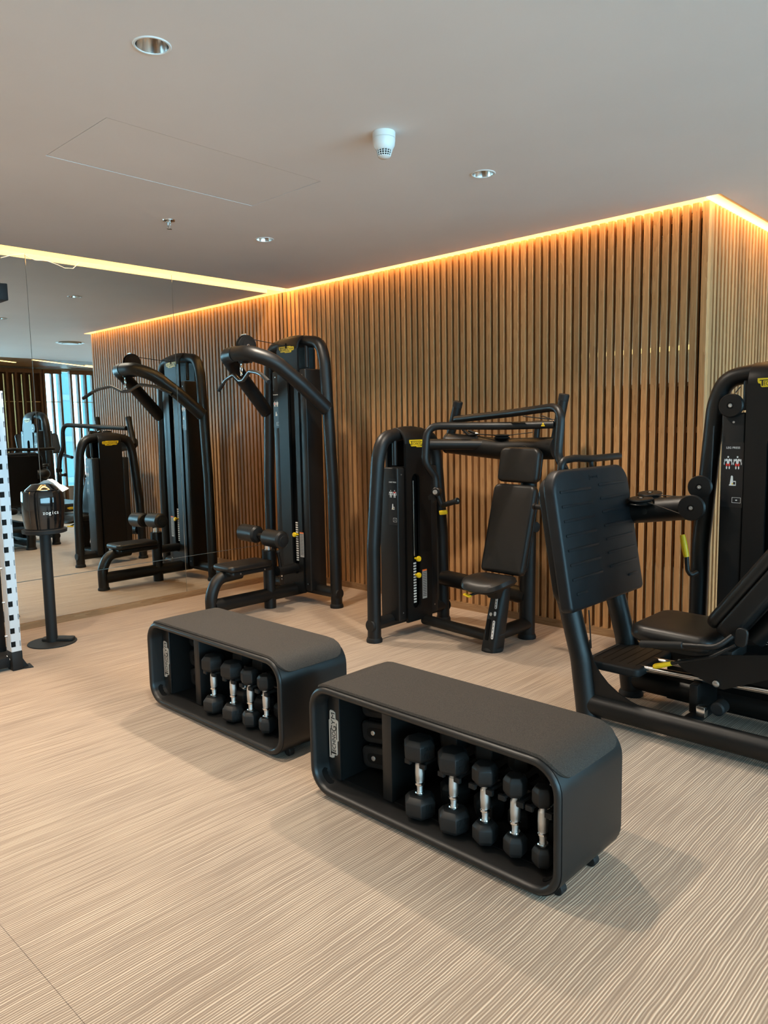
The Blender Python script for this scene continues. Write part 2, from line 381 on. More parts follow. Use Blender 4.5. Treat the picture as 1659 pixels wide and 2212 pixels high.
def badge(parent, fr, w, plate_mat='badge'):
    """maker's badge: stepped outline, small-capital lettering with a long T bar and an underline"""
    h = w * 0.27; P = lambda a, b: ((a - .5) * w, (b - .5) * h)
    b = link('badge', plate(fr, [P(*p) for p in reversed(BADGE)], [], 0.002), plate_mat, parent)
    f2 = Frame(fr(0, 0, 0.002), fr.x, fr.y)
    def at(a, b): return Frame(f2(*P(a, b), 0), fr.x, fr.y)
    def fit(t, a0, a1, b0, b1):
        v, f = text_shape(Frame((0, 0, 0), (1, 0, 0), (0, 1, 0)), t, 1.0, 0.02)
        xs = [p.x for p in v]; ys = [p.y for p in v]; p0, p1 = P(a0, b0), P(a1, b1)
        return [f2(p0[0] + (p.x - min(xs)) / (max(xs) - min(xs)) * (p1[0] - p0[0]), p0[1] + (p.y - min(ys)) / (max(ys) - min(ys)) * (p1[1] - p0[1]), 0.0008 if p.z > 0.02 else 0) for p in v], f
    sh = [fit('ECHNO', .155, .565, .28, .68), fit('G', .575, .69, .20, .76), fit('YM', .70, .955, .34, .72)]
    def bar(a0, a1, b0, b1): p0, p1 = P(a0, b0), P(a1, b1); return plate(f2, [p0, (p1[0], p0[1]), p1, (p0[0], p1[1])], [], 0.0008)
    sh += [bar(.05, .62, .76, .84), bar(.10, .135, .25, .78), bar(.42, .76, .13, .19)]
    link('lettering', join(*sh), 'ink', b)
    return b
# ------------------------------------------------------------------ the room
FX = Vector((1, 0, 0)); FY = Vector((0, 1, 0)); FZ = Vector((0, 0, 1))
Y0, Y1 = -9.0, 5.0
SEAM = -4.109
floor = struct('floor', boxmm(-0.2, XE + 0.3, Y0 - 0.2, Y1 + 0.3, -0.12, -0.012), 'carpet')
for a, b in ((Y0, SEAM - 0.0007), (SEAM + 0.0007, 0.06), (0.0614, Y1)):
    link('carpet_strip', boxmm(0.0, XE, a, b, -0.012, 0.0), 'carpet', floor)

LAMPS = [(x, y) for y in (-1.39, -3.35, -5.31, -7.27) for x in (1.53, 3.44, 7.26)] + [(5.35, 1.6), (7.26, 1.6), (5.35, 3.5), (7.26, 3.5)]
HATCH = (2.125, 2.752, -3.178, -1.943)
circ = lambda cx, cy, r, n=28: [(cx + r * math.cos(2 * PI * k / n), cy + r * math.sin(2 * PI * k / n)) for k in range(n)]
fc = Frame((0, 0, ZC), FX, FY)
DISC = (5.30, 0.24)
hx0, hx1, hy0, hy1 = HATCH
holes = [circ(x, y, 0.0585) for x, y in LAMPS] + [[(hx0, hy0), (hx1, hy0), (hx1, hy1), (hx0, hy1)]] + [circ(*DISC, 0.19, 36)]
outl = [(0.16, Y0), (8.05, Y0), (8.05, Y1), (LW + 0.085, Y1), (LW + 0.085, -0.060), (0.16, -0.060)]
ceiling = struct('ceiling', plate(fc, outl, holes, 0.055), 'ceil')
link('upper_slab', boxmm(-0.3, XE + 0.3, Y0 - 0.2, Y1 + 0.3, 3.16, 3.26), 'plaster', ceiling)
link('back_room_soffit', boxmm(-0.02, LW - 0.05, 0.075, 3.2, ZC + 0.03, ZC + 0.09), 'ceil', ceiling)
h = link('access_hatch', boxmm(hx0 + 0.004, hx1 - 0.004, hy0 + 0.004, hy1 - 0.004, ZC + 0.001, ZC + 0.02), 'ceil', org=((hx0 + hx1) / 2, (hy0 + hy1) / 2, ZC))
tag(h, 'flush rectangular access hatch outlined in the plain grey ceiling', 'hatch')

for nm, b_ in (('led_strip', (0.0, LW, -0.046, -0.010, 2.956, 2.962)), ('led_strip', (0.042, 0.098, Y0, 0.0, 2.976, 2.982)), ('led_strip', (LW + 0.027, LW + 0.063, 0.0, Y1, 2.956, 2.962))):
    link(nm, boxmm(*b_), 'wpl', ceiling)
bl = thing('added_panel_light', (1.6, 1.9, ZC), 'square ceiling panel light added to brighten the room behind the slats', 'light')  # invented fixture for the added back room light
link('frame', join(*[boxmm(*q, 2.806, 2.879) for q in ((1.27, 1.30, 1.57, 2.23), (1.90, 1.93, 1.57, 2.23), (1.30, 1.90, 1.57, 1.60), (1.30, 1.90, 2.20, 2.23))]), 'wpl', bl)
link('diffuser', boxmm(1.30, 1.90, 1.60, 2.20, 2.812, 2.82), 'lampd', bl)

# slat wall ------------------------------------------------------
SL_W, SL_P, SL_D, Z_B, Z_T = 0.040, 0.06272, 0.044, 0.056, 2.844
wall_back = struct('wall_back', join(boxmm(-0.15, 2.55, 0.058, 0.13, 0, 3.16), boxmm(2.55, LW - 0.06, 0.058, 0.13, 2.70, 3.16)), 'oakback', 'wall of evenly spaced vertical oak slats behind the machines')
link('cove_wall', boxmm(-0.15, LW - 0.054, 0.0512, 0.0575, 2.80, 3.16), 'plaster', wall_back)
nsl = int(round(LW / SL_P))
first = None
for i in range(nsl):
    x1 = LW - i * SL_P
    x0 = x1 - SL_W
    if x0 < 0.004: break
    if first is None:
        first = link('slat', box(((x0 + x1) / 2, SL_D / 2, (Z_B + Z_T) / 2), (SL_W, SL_D, Z_T - Z_B), 0.002, 1), 'oak', wall_back)
    else:
        shared('slat', first, wall_back, (-i * SL_P, 0, 0))
for z in (2.775, 1.45, 0.10):
    link('rail', boxmm(0.0, LW - 0.052, SL_D, SL_D + 0.007, z - 0.019, z + 0.019), 'oakx', wall_back)
link('glass_pane', boxmm(2.556, LW - 0.046, 0.062, 0.07, 0.06, 2.695), 'frost', wall_back)
bb = struct('baseboard_back', boxmm(0.0, LW, -0.004, 0.0575, 0.0, Z_B), 'oakx')

# return wall beyond the convex corner (faces +x)
wall_ret = struct('wall_return', boxmm(LW - 0.13, LW - 0.058, 0.131, Y1, 0, 3.16), 'oakback', 'slatted oak wall turning away beyond the convex corner')
link('cove_wall', boxmm(LW - 0.0575, LW - 0.0512, 0.0515, Y1, 2.80, 3.16), 'plaster', wall_ret)
link('corner_board', boxmm(LW - 0.050, LW - 0.004, SL_D + 0.009, 0.10, Z_B, Z_T), 'oak', wall_ret)
firstr = None
for i in range(72):
    y0 = 0.118 + i * SL_P
    if y0 + 0.03 > Y1: break
    if firstr is None: firstr = link('slat', box((LW - SL_D / 2, y0 + 0.015, (Z_B + Z_T) / 2), (SL_D, 0.030, Z_T - Z_B), 0.002, 1), 'oak', wall_ret)
    else: shared('slat', firstr, wall_ret, (0, i * SL_P, 0))
struct('baseboard_return', boxmm(LW - 0.057, LW + 0.004, 0.058, Y1, 0.0, Z_B), 'oaky')

# room behind the slats: what shows through the gaps
wall_behind = struct('wall_behind', boxmm(-0.15, LW - 0.13, 3.2, 3.3, 0, 3.16), 'wallp', 'pale wall of the room behind the slats')
for zz in (2.28,):
    tag(link('wall_light', join(boxmm(0.3, 3.7, 3.165, 3.199, zz - 0.025, zz + 0.025, 0.004)), 'led2', org=(2.0, 3.18, zz)), 'warm linear wall light glimpsed through the slat gaps', 'lamp')
cab = thing('shelf_unit', (1.6, 3.0, 0), 'dark shelf unit glimpsed through the gaps between the slats', 'shelf')
link('body', join(boxmm(0.3, 3.6, 3.16, 3.199, 0, 1.9), boxmm(0.3, 0.34, 2.8, 3.16, 0, 1.9), boxmm(3.56, 3.6, 2.8, 3.16, 0, 1.9)), 'darkwood', cab)
for z in (0.05, 0.55, 1.05, 1.5, 1.88): link('shelf', boxmm(0.34, 3.56, 2.8, 3.16, z - 0.02, z + 0.02), 'darkwood', cab)

# mirror wall ----------------------------------------------------
wall_left = struct('wall_left', boxmm(-0.15, -0.008, Y0, 3.2, 0, 3.16), 'plaster')
struct('baseboard_left', boxmm(-0.0075, 0.012, Y0, -0.006, 0, 0.050), 'oaky')
edges = [0.049, -1.223, -2.458, -3.693, -4.928]
ZS = 0.375
names = ['beside the slat wall', 'second from the slat wall', 'third from the slat wall, behind the wipes dispenser', 'farthest from the slat wall']
for i in range(4):
    for lo in (0, 1):
        z0, z1 = (ZS + 0.0015, ZC + 0.002) if not lo else (0.0515, ZS - 0.0015)
        y0, y1 = edges[i + 1] + 0.0015, edges[i] - 0.0015
        o = link('wall_mirror', box((-0.0035, (y0 + y1) / 2, (z0 + z1) / 2), (0.007, y1 - y0, z1 - z0), 0.0008, 1), 'mirror', org=(-0.0035, (y0 + y1) / 2, z0))
        tag(o, ('low mirror strip near the floor, ' if lo else 'tall mirror panel, ') + names[i], 'mirror', 'mirror panels on the left wall')
struct('wall_south', boxmm(-0.15, XE + 0.15, Y0 - 0.15, Y0, 0, 3.16), 'wallp')
struct('wall_north', boxmm(LW - 0.13, XE + 0.15, Y1, Y1 + 0.15, 0, 3.16), 'wallp')

# window wall (seen in the mirror) -------------------------------
wall_right = struct('wall_right', join(boxmm(XE, XE + 0.15, Y0, Y1, 0, 0.33), boxmm(XE, XE + 0.15, Y0, Y1, 2.86, 3.16), boxmm(XE, XE + 0.15, 0.35, 1.80, 0.33, 2.86)), 'wallp')
for k, (a, b, st) in enumerate(((1.80, Y1, 0.8), (Y0, 0.35, 1.335))):
    w = struct('window_%d' % (k + 1), join(boxmm(XE + 0.03, XE + 0.10, a, b, 0.33, 0.37), boxmm(XE + 0.03, XE + 0.10, a, b, 2.82, 2.86)), 'steel')
    n = int(round((b - a) / st))
    for j in range(n + 1):
        y = a + (b - a) * j / n
        link('mullion', boxmm(XE + 0.03, XE + 0.10, max(a, y - 0.02), min(b, y + 0.02), 0.37, 2.82), 'steel', w)
        if j < n: link('glass_pane', boxmm(XE + 0.058, XE + 0.066, y + 0.02, a + (b - a) * (j + 1) / n - 0.02, 0.37, 2.82), 'glass', w)
def screen(y0, y1, fins, label, rods=()):
    r = thing('timber_screen', (XE - 0.12, (y0 + y1) / 2, 0), label, 'screen', 'timber fin screens along the window wall')
    link('header', boxmm(XE - 0.17, XE - 0.06, y0 - 0.03, y1 + 0.03, 2.76, 2.845, 0.004, 1), 'darkwood', r)
    link('sill', boxmm(XE - 0.17, XE - 0.06, y0 - 0.03, y1 + 0.03, 0.0, 0.06, 0.004, 1), 'darkwood', r)
    for y in fins: link('fin', boxmm(XE - 0.16, XE - 0.07, y - 0.022, y + 0.022, 0.06, 2.76, 0.003, 1), 'darkwood', r)
    link('mid_rail', boxmm(XE - 0.125, XE - 0.105, y0, y1, 2.165, 2.18), 'brass', r)
    for y in rods: link('brass_rod', tube([(XE - 0.2, y, 0.1), (XE - 0.2, y, 2.72)], 0.014, seg=8), 'brass', r)
screen(1.83, 2.17, (1.83, 2.0, 2.17), 'narrow timber fin screen against bright window glass, reflected in the mirror')
screen(2.40, 3.36, (2.40, 2.56, 2.72, 2.88, 3.04, 3.20, 3.36), 'wide timber fin screen farther along the window, reflected in the mirror')
screen(0.75, 1.76, (0.75, 0.92, 1.09, 1.26, 1.42, 1.59, 1.76), 'timber screen with upright brass rods before a dark wall, reflected in the mirror', (1.0, 1.18, 1.35, 1.51))
link('dark_backing', boxmm(XE - 0.012, XE - 0.002, 0.36, 1.79, 0.02, 2.84), 'darkwood', wall_right)

# timber ceiling by the windows
tc_ = struct('trim_1', boxmm(8.06, XE, Y0, Y1, 2.94, 2.97), 'darkwood', 'dark board above the timber slat ceiling by the windows')
fs_ = None
for i in range(22):
    x = 8.09 + i * 0.1
    if fs_ is None: fs_ = link('ceiling_slat', boxmm(x, x + 0.055, Y0 + 0.02, Y1 - 0.02, 2.885, 2.939), 'oaky', tc_)
    else: shared('ceiling_slat', fs_, tc_, (i * 0.1, 0, 0))
for (xa, ya, xb, yb), lb in (((8.3, -0.6, 9.3, 0.95), 'slanting warm light line in the timber ceiling, leftmost in the mirror'), ((8.6, 1.0, 9.6, 2.7), 'slanting warm light line in the timber ceiling, middle one in the mirror'), ((9.2, 2.3, 10.0, 4.0), 'slanting warm light line in the timber ceiling, half hidden by the slat wall in the mirror')):
    d = Vector((xb - xa, yb - ya, 0)).normalized(); nn = Vector((-d.y, d.x, 0)) * 0.022
    a, b = Vector((xa, ya, 2.875)), Vector((xb, yb, 2.875))
    tag(link('ceiling_light_line', loft([[a - nn, b - nn, b + nn, a + nn], [p + Vector((0, 0, 0.0095)) for p in (a - nn, b - nn, b + nn, a + nn)]]), 'led', org=(a + b) / 2), lb, 'light', 'light lines in the timber ceiling')

# ceiling fittings ------------------------------------------------
vis = {(3.44, -3.35): 'recessed downlight with chrome reflector, largest, at upper left of the ceiling', (3.44, -1.39): 'recessed chrome downlight to the right of the smoke detector', (1.53, -1.39): 'small recessed chrome downlight near the corner of mirror and slat wall'}
proto = None
for (x, y) in LAMPS:
    lab = vis.get((x, y), 'recessed downlight in the ceiling outside the picture')
    rr = thing('downlight', (x, y, ZC), lab, 'downlight', 'recessed ceiling downlights')
    if proto is None:
        t = link('trim_ring', lathe((x, y, ZC), [(0.057, 0.006), (0.057, -0.002), (0.0585, -0.0035), (0.064, -0.0035), (0.067, -0.0005), (0.067, 0.0)], 36, cap=False), 'wpl', rr)
        c = link('reflector', loft([[Vector((x + r * math.cos(2 * PI * k / 32), y + r * math.sin(2 * PI * k / 32), ZC + z)) for k in range(32)] for r, z in ((0.057, 0.0), (0.052, 0.03), (0.042, 0.065), (0.026, 0.09))], cap=False), 'chrome', rr)
        l = link('lamp', lathe((x, y, ZC + 0.088), [(0.026, 0.0), (0.026, 0.004)], 20), 'lampd', rr)
        proto = (t, c, l)
    else:
        for p in proto:
            o = bpy.data.objects.new(p.name.split('.')[0], p.data); COL.objects.link(o); o.parent = rr
    add_light('downlight_beam', 'SPOT', (x, y, ZC - 0.006), SPOT, (1.0, 0.86, 0.70), spot_size=math.radians(118), spot_blend=0.75, shadow_soft_size=0.045)
dd = thing('ceiling_diffuser', (*DISC, ZC), 'round white air diffuser in the ceiling, seen in the mirror', 'diffuser')
for r0, r1, z0 in ((0.188, 0.165, 0.0), (0.15, 0.12, -0.012), (0.105, 0.0, -0.018)):
    link('ring' if r1 else 'centre_disc', lathe((*DISC, ZC + z0), [(r1, 0.01), (r1, 0.0), (r0 + 0.012, -0.006), (r0 + 0.012, 0.0), (r0 - 0.005, 0.014)] if r1 else [(0.0, -0.004), (r0, -0.002), (r0, 0.008), (0.0, 0.012)], 36, cap=not r1), 'wpl', dd)

# smoke detector
sx, sy = 3.462, -2.19
sd = thing('smoke_detector', (sx, sy, ZC), 'white dome smoke detector hanging from the ceiling', 'detector')
link('base', lathe((sx, sy, ZC), [(0.052, 0.0), (0.053, -0.004), (0.053, -0.026), (0.051, -0.028)], 36), 'wpl', sd)
link('housing', lathe((sx, sy, ZC), [(0.0515, -0.029), (0.052, -0.036), (0.0495, -0.058), (0.040, -0.076), (0.036, -0.080), (0.034, -0.0805)], 36), 'wpl', sd)
link('chamber', lathe((sx, sy, ZC), [(0.032, -0.081), (0.0235, -0.103), (0.022, -0.105)], 28), 'ink', sd)
link('cap', lathe((sx, sy, ZC), [(0.028, -0.104), (0.0285, -0.107), (0.020, -0.113), (0.0, -0.115)], 28), 'wpl', sd)
ribs = []
for k in range(16):
    a = 2 * PI * k / 16
    ribs.append(tube([(sx + 0.0365 * math.cos(a), sy + 0.0365 * math.sin(a), ZC - 0.079), (sx + 0.0275 * math.cos(a), sy + 0.0275 * math.sin(a), ZC - 0.106)], 0.0018, seg=6))
for zz, r in ((-0.088, 0.0338), (-0.097, 0.0308)): ribs.append(sweep([(sx + r * math.cos(2 * PI * k / 24), sy + r * math.sin(2 * PI * k / 24), ZC + zz) for k in range(24)], 0.0014, 6, closed=True))
link('grille', join(*ribs), 'wpl', sd)

# sprinkler
px_, py_ = 1.516, -2.145
sp = thing('sprinkler', (px_, py_, ZC), 'small chrome fire sprinkler hanging from the ceiling', 'sprinkler')
link('escutcheon', lathe((px_, py_, ZC), [(0.040, 0.0), (0.038, -0.006), (0.018, -0.010), (0.016, -0.012)], 28), 'chrome', sp)
link('frame', join(tube([(px_ - 0.012, py_, ZC - 0.01), (px_ - 0.016, py_, ZC - 0.03), (px_ - 0.004, py_, ZC - 0.052)], 0.0032, 0.01, 8), tube([(px_ + 0.012, py_, ZC - 0.01), (px_ + 0.016, py_, ZC - 0.03), (px_ + 0.004, py_, ZC - 0.052)], 0.0032, 0.01, 8), tube([(px_, py_, ZC - 0.01), (px_, py_, ZC - 0.05)], 0.003, seg=8)), 'steel', sp)
link('deflector', lathe((px_, py_, ZC - 0.05), [(0.004, 0.0), (0.017, -0.003), (0.017, -0.006), (0.004, -0.008)], 20), 'chrome', sp)

# torn film edge left on the mirror top
flm = [PX(x, y, 'x', 0.003) for x, y in ((2, 557), (30, 550), (52, 549), (62, 556), (76, 562), (100, 563), (122, 571), (140, 579), (158, 580), (170, 568))]
tag(link('protective_film_edge', sweep(flm, 0.0022, 6), 'tissue', org=flm[4]), 'loose curling edge of protective film along the mirror top', 'film')

# building outside the windows: pale piers with teal glass strips
tw_ = thing('office_tower', (63, 26, -12), 'pale building with teal glass strips outside the windows, glimpsed in the mirror', 'building')
link('body', boxmm(60, 66, 20.0, 34.0, -12, 60), 'beige', tw_)
for y0, y1 in ((20.4, 21.6), (23.5, 24.6), (25.7, 27.0), (28.2, 29.5), (30.8, 32.0)):
    g_ = link('glass_strip', boxmm(59.85, 60.02, y0, y1, -11, 58), 'tealg', tw_)
    for k in range(18): link('floor_band', boxmm(59.78, 59.86, y0, y1, -10 + 3.6 * k, -9.5 + 3.6 * k), 'tealf', g_)
# ------------------------------------------------------------------ storage benches
def hexhead(c, w, h, ch, rotz):
    """hexagonal dumbbell head, axis z, width w across flats, chamfered ends"""
    R = w / math.sqrt(3); loops = []
    for z, s in ((-h / 2, 0.74), (-h / 2 + ch, 1.0), (h / 2 - ch, 1.0), (h / 2, 0.74)):
        loops.append([Vector(c) + Vector((R * s * math.cos(rotz + PI / 3 * k), R * s * math.sin(rotz + PI / 3 * k), z)) for k in range(6)])
    return loft(loops)
def soften(sh, e, seg=2):
    bm = bmesh.new(); vv = [bm.verts.new(v) for v in sh[0]]
    for f in sh[1]:
        try: bm.faces.new([vv[i] for i in f])
        except ValueError: pass
    bmesh.ops.bevel(bm, geom=list(bm.edges), offset=e, segments=seg, profile=0.5, affect='EDGES'); bm.verts.index_update()
    r = [v.co.copy() for v in bm.verts], [tuple(v.index for v in f.verts) for f in bm.faces]; bm.free(); return r
def best0(rz): return min((rz + PI / 6 + PI / 3 * q for q in range(6)), key=lambda t: abs((t + 0.95 + PI) % (2 * PI) - PI))
def dumbbell(x, y, z0, w, h, hl, label, group, txt=None, rotz=0.0):
    """standing dumbbell: two hexagonal heads and a knurled chrome handle"""
    r = thing('dumbbell', (x, y, z0), label, 'dumbbell', group)
    for k, zc in enumerate((z0 + h / 2, z0 + h * 1.5 + hl)):
        hd = link('head', soften(hexhead((x, y, zc), w, h, h * 0.22, rotz), 0.0022, 1), 'hexrub', r, sharp=25)
        if txt:
            a = rotz - PI / 2 + PI / 6 + TXA
            # lettering on the flat that faces the opening
            best = min(((rotz + PI / 6 + PI / 3 * q) for q in range(6)), key=lambda t: (Vector((math.cos(t), math.sin(t))) - Vector((0.90, -0.43)) if w > 0.1 else Vector((math.cos(best0(rotz)), math.sin(best0(rotz))))).length)
            n = Vector((math.cos(best), math.sin(best), 0)); ux = Vector((-n.y, n.x, 0))
            s = -1 if k else 1
            fr = Frame(Vector((x, y, zc)) + n * (w / 2 + 0.0003), ux * s, FZ * s)
            link('number', join(text_shape(Frame(fr(0, 0.010, 0), fr.x, fr.y), txt, w * 0.30, 0.0004), text_shape(Frame(fr(0, -0.018, 0), fr.x, fr.y), 'KG', w * 0.2, 0.0004)), 'greyp' if False else 'numb', hd)
    g = z0 + h
    link('handle', lathe((x, y, g), [(0.012, -0.004), (0.012, 0.012), (0.0105, 0.016), (0.0135, hl * 0.30), (0.0135, hl * 0.34), (0.0165, hl * 0.38), (0.0175, hl * 0.62), (0.0165, hl * 0.86), (0.0125, hl * 0.90), (0.011, hl + 0.004)], 20), 'knurl', r)
    link('collar', lathe((x, y, g), [(0.017, 0.004), (0.019, 0.008), (0.017, 0.012)], 20), 'chrome', r)
    link('collar', lathe((x, y, g + hl * 0.26), [(0.0135, 0.0), (0.0185, 0.004), (0.0185, 0.010), (0.0135, 0.014)], 20), 'chrome', r)
    return r
TXA = 0.0
M['numb'] = mat('moulded_number', (0.0018, 0.0018, 0.0018), 0.5)

def bench(x0, yf, label, which, hand_px, sizes, texts, traytxt):
    L, D, H, R = 1.17, 0.415, 0.472, 0.105
    r = thing('storage_bench', (x0 + L / 2, yf + D / 2, 0), label, 'bench', 'black storage benches')
    cx, cz = x0 + L / 2, 0.014 + (H - 0.014) / 2; hh = H - 0.014
    fr = Frame((cx, yf, cz), FX, FZ)          # frame z = -y (towards the camera)
    def ring(ins, d, rad): return [fr(a, b, -d) for a, b in rrect(L - 2 * ins, hh - 2 * ins, rad, 8)]
    # shell: outer skin, rounded front rim, inner skin, back
    loops = [ring(0.006, D, R - 0.006), ring(0.0, D - 0.006, R), ring(0.0, 0.016, R), ring(0.0035, 0.006, R - 0.003), ring(0.011, 0.0, R - 0.010), ring(0.020, 0.0, R - 0.018), ring(0.026, 0.005, R - 0.022), ring(0.030, 0.018, R - 0.026), ring(0.040, 0.10, R - 0.036), ring(0.040, D - 0.02, R - 0.036)]
    link('shell', loft(loops), 'bench', r, sharp=40)
    link('rim_line', sweep([fr(a, b, -0.0125) for a, b in rrect(L - 0.0005, hh - 0.0005, R, 8)], 0.0016, 6, closed=True), 'void', r)
    bx, bz0, bz1 = x0 + 0.040, 0.054, H - 0.040
    yin = yf + 0.075
    # badge panel at the left, divider, dark lining
    pf = Frame((x0 + 0.040, yin, 0), FX, FZ)
    lp = link('badge_panel', join(boxmm(x0 + 0.040, x0 + 0.108, yin, yin + 0.012, bz0 + 0.004, bz1 - 0.004, 0.003), boxmm(x0 + 0.096, x0 + 0.108, yin + 0.010, yf + D - 0.03, bz0 + 0.001, bz1 - 0.001)), 'bench', r)
    badge(lp, Frame((x0 + 0.074, yin - 0.0004, 0.247), FZ, -FX), 0.205, 'silver')
    link('divider', boxmm(x0 + 0.338, x0 + 0.388, yin + 0.01, yf + D - 0.03, bz0 + 0.001, bz1 - 0.001, 0.004), 'bench', r)
    link('lining', join(boxmm(x0 + 0.110, x0 + 0.337, yf + D - 0.035, yf + D - 0.026, bz0 + 0.002, bz1 - 0.002), boxmm(x0 + 0.389, x0 + L - 0.044, yf + D - 0.035, yf + D - 0.026, bz0 + 0.002, bz1 - 0.002), boxmm(x0 + 0.389, x0 + L - 0.06, yin + 0.02, yf + D - 0.036, bz0 + 0.0005, bz0 + 0.003), boxmm(x0 + 0.110, x0 + 0.337, yin + 0.02, yf + D - 0.036, bz0 + 0.0005, bz0 + 0.003)), 'void', r)
    # dark patches for the shade inside hand slots, in the lower corners of the opening, run along the corner arc
    for s in (-1, 1):
        cxx = cx + s * (L / 2 - R); czz = cz - (hh / 2 - R); rr = R - 0.0355
        lps = []
        for k in range(13):
            t = 0.22 + 1.12 * k / 12; w_ = 0.017 * math.sqrt(max(1 - abs(k / 6 - 1) ** 4, 0.004))
            lps.append([Vector((cxx + s * (rr + dr) * math.sin(t), yf + 0.050 + dy, czz - (rr + dr) * math.cos(t))) for dr, dy in ((0.002, -w_), (-0.0012, -w_), (-0.0012, w_), (0.002, w_))])
        link('hand_slot_shade', loft(lps), 'hole', r)  # solid dark decal; the slot's shade is in its colour
    # top mat that folds over both ends
    path = []
    for k in range(9): t = math.radians(52 - 52 * k / 8); path.append((-(L / 2 - R) - (R + 0.001) * math.sin(t), (hh / 2 - R) + (R + 0.001) * math.cos(t)))
    for k in range(9): t = math.radians(66 * k / 8); path.append(((L / 2 - R) + (R + 0.001) * math.sin(t), (hh / 2 - R) + (R + 0.001) * math.cos(t)))
    s_ = [0.0]
    for k in range(1, len(path)): s_.append(s_[-1] + math.dist(path[k], path[k - 1]))
    def along(s):
        s = min(max(s, 0), s_[-1])
        for k in range(1, len(path)):
            if s <= s_[k] + 1e-9:
                f = (s - s_[k - 1]) / (s_[k] - s_[k - 1]); a = Vector(path[k - 1]); b = Vector(path[k]); p = a.lerp(b, f); t = (b - a).normalized(); return p, Vector((-t.y, t.x))
    W = s_[-1]; Dm = D - 0.020; rc = 0.065; cols = []
    for k in range(7): cols.append(rc * (1 - math.cos(PI / 2 * k / 6)))
    cols += [W * q / 24 for q in range(2, 23)] + [W - c for c in reversed(cols)]
    vs, fs = [], []
    ny = 5
    for s in cols:
        d = min(s, W - s); ins = rc - math.sqrt(max(rc * rc - (rc - d) ** 2, 0)) if d < rc else 0
        p, n = along(s)
        for lay, off in ((0, 0.0015), (1, 0.0115)):
            for j in range(ny):
                yy = 0.012 + ins + (Dm - 2 * ins) * j / (ny - 1); e = 0.004 if (lay == 1 and j in (0, ny - 1)) else 0
                q = p + n * (off - e * 0.6); vs.append(fr(q.x, q.y, -(yy + (e if j == 0 else -e if e else 0))))
    st = 2 * ny
    for i in range(len(cols) - 1):
        a, b = i * st, (i + 1) * st
        for j in range(ny - 1):
            fs.append((a + ny + j, a + ny + j + 1, b + ny + j + 1, b + ny + j)); fs.append((a + j, b + j, b + j + 1, a + j + 1))
        fs.append((a, a + ny, b + ny, b)); fs.append((a + ny - 1, b + ny - 1, b + 2 * ny - 1, a + 2 * ny - 1))
    for i in (0, len(cols) - 1):
        a = i * st; fs.append(tuple([a + j for j in range(ny)] + [a + ny + j for j in reversed(range(ny))]))
    link('top_mat', (vs, fs), 'mat', r, sharp=60)
    # runners and end skids
    for sx_ in (0.10, L - 0.16):
        for yy in (0.07, D - 0.10): link('foot', boxmm(x0 + sx_, x0 + sx_ + 0.06, yf + yy, yf + yy + 0.05, 0.0, 0.016, 0.004), 'rubber', r)
    for yy in (0.085, 0.30):
        y_ = yf + yy
        link('skid', join(capped((x0 + L - 0.052, y_ - 0.016, 0.022), (x0 + L - 0.052, y_ + 0.016, 0.022), 0.022, 18, 0.004), boxmm(x0 + L - 0.072, x0 + L - 0.036, y_ - 0.014, y_ + 0.014, 0.022, 0.06, 0.004)), 'rubber', r)
    for yy in (0.035, D - 0.06):
        link('end_slot_shade', sweep([Vector((x0 + L - 0.028 - 0.012 * (1 - k / 4) ** 2, yf + yy + 0.022 * k / 4, 0.045 + 0.045 * k / 4)) for k in range(5)], [0.003, 0.010, 0.012, 0.010, 0.003], 8), 'hole', r)  # solid dark piece painting the shade of the end cut
    # dumbbell tray with forks
    yr, yb = yf + 0.088, yf + 0.250
    tz = 0.268
    xs = [PX(px, py, 'y', yr).x for px, py in hand_px]
    fork = [boxmm(x0 + 0.389, x0 + L - 0.045, yf + 0.150, yf + 0.190, tz - 0.006, tz + 0.006, 0.002)]
    for i, x in enumerate(xs):
        for sgn in (-1, 1): fork.append(boxmm(x + sgn * 0.030 - 0.007, x + sgn * 0.030 + 0.007, yf + 0.068, yf + 0.275, tz - 0.006, tz + 0.006, 0.002))
        fork.append(boxmm(x + 0.022, x + 0.050, yf + 0.058, yf + 0.072, tz - 0.014, tz + 0.006, 0.003))
        fork.append(boxmm(x - 0.050, x - 0.022, yf + 0.058, yf + 0.072, tz - 0.014, tz + 0.006, 0.003))
    tray = link('dumbbell_tray', join(*fork), 'rubber', r)
    for i, t in enumerate(traytxt):
        if t and i + 1 < len(xs): link('number', text_shape(Frame(((xs[i] + xs[i + 1]) / 2, yf + 0.162, tz + 0.0062), FX, FY), t, 0.022, 0.0003), 'white', tray)
    names = ['first', 'second', 'third', 'fourth', 'fifth']
    grp = 'dumbbells in the ' + which + ' storage bench'
    for i, x in enumerate(xs):
        w, h, rz = sizes[i]
        hl = 0.138
        z0 = tz + 0.008 - hl - h
        dumbbell(x, yr, z0, w, h, hl, ('%s dumbbell from the divider, marked %s KG, front row, %s bench' % (names[i], texts[i], which)) if texts[i] else '%s black dumbbell from the divider, front row of the %s bench' % (names[i], which), grp, texts[i], rz)
        if i < 4 and w < 0.2:
            dumbbell(x + 0.035, yb + 0.005, z0, w, h, hl, 'rear-row black dumbbell, %s from the divider in the %s bench' % (names[i], which), grp, None, rz)
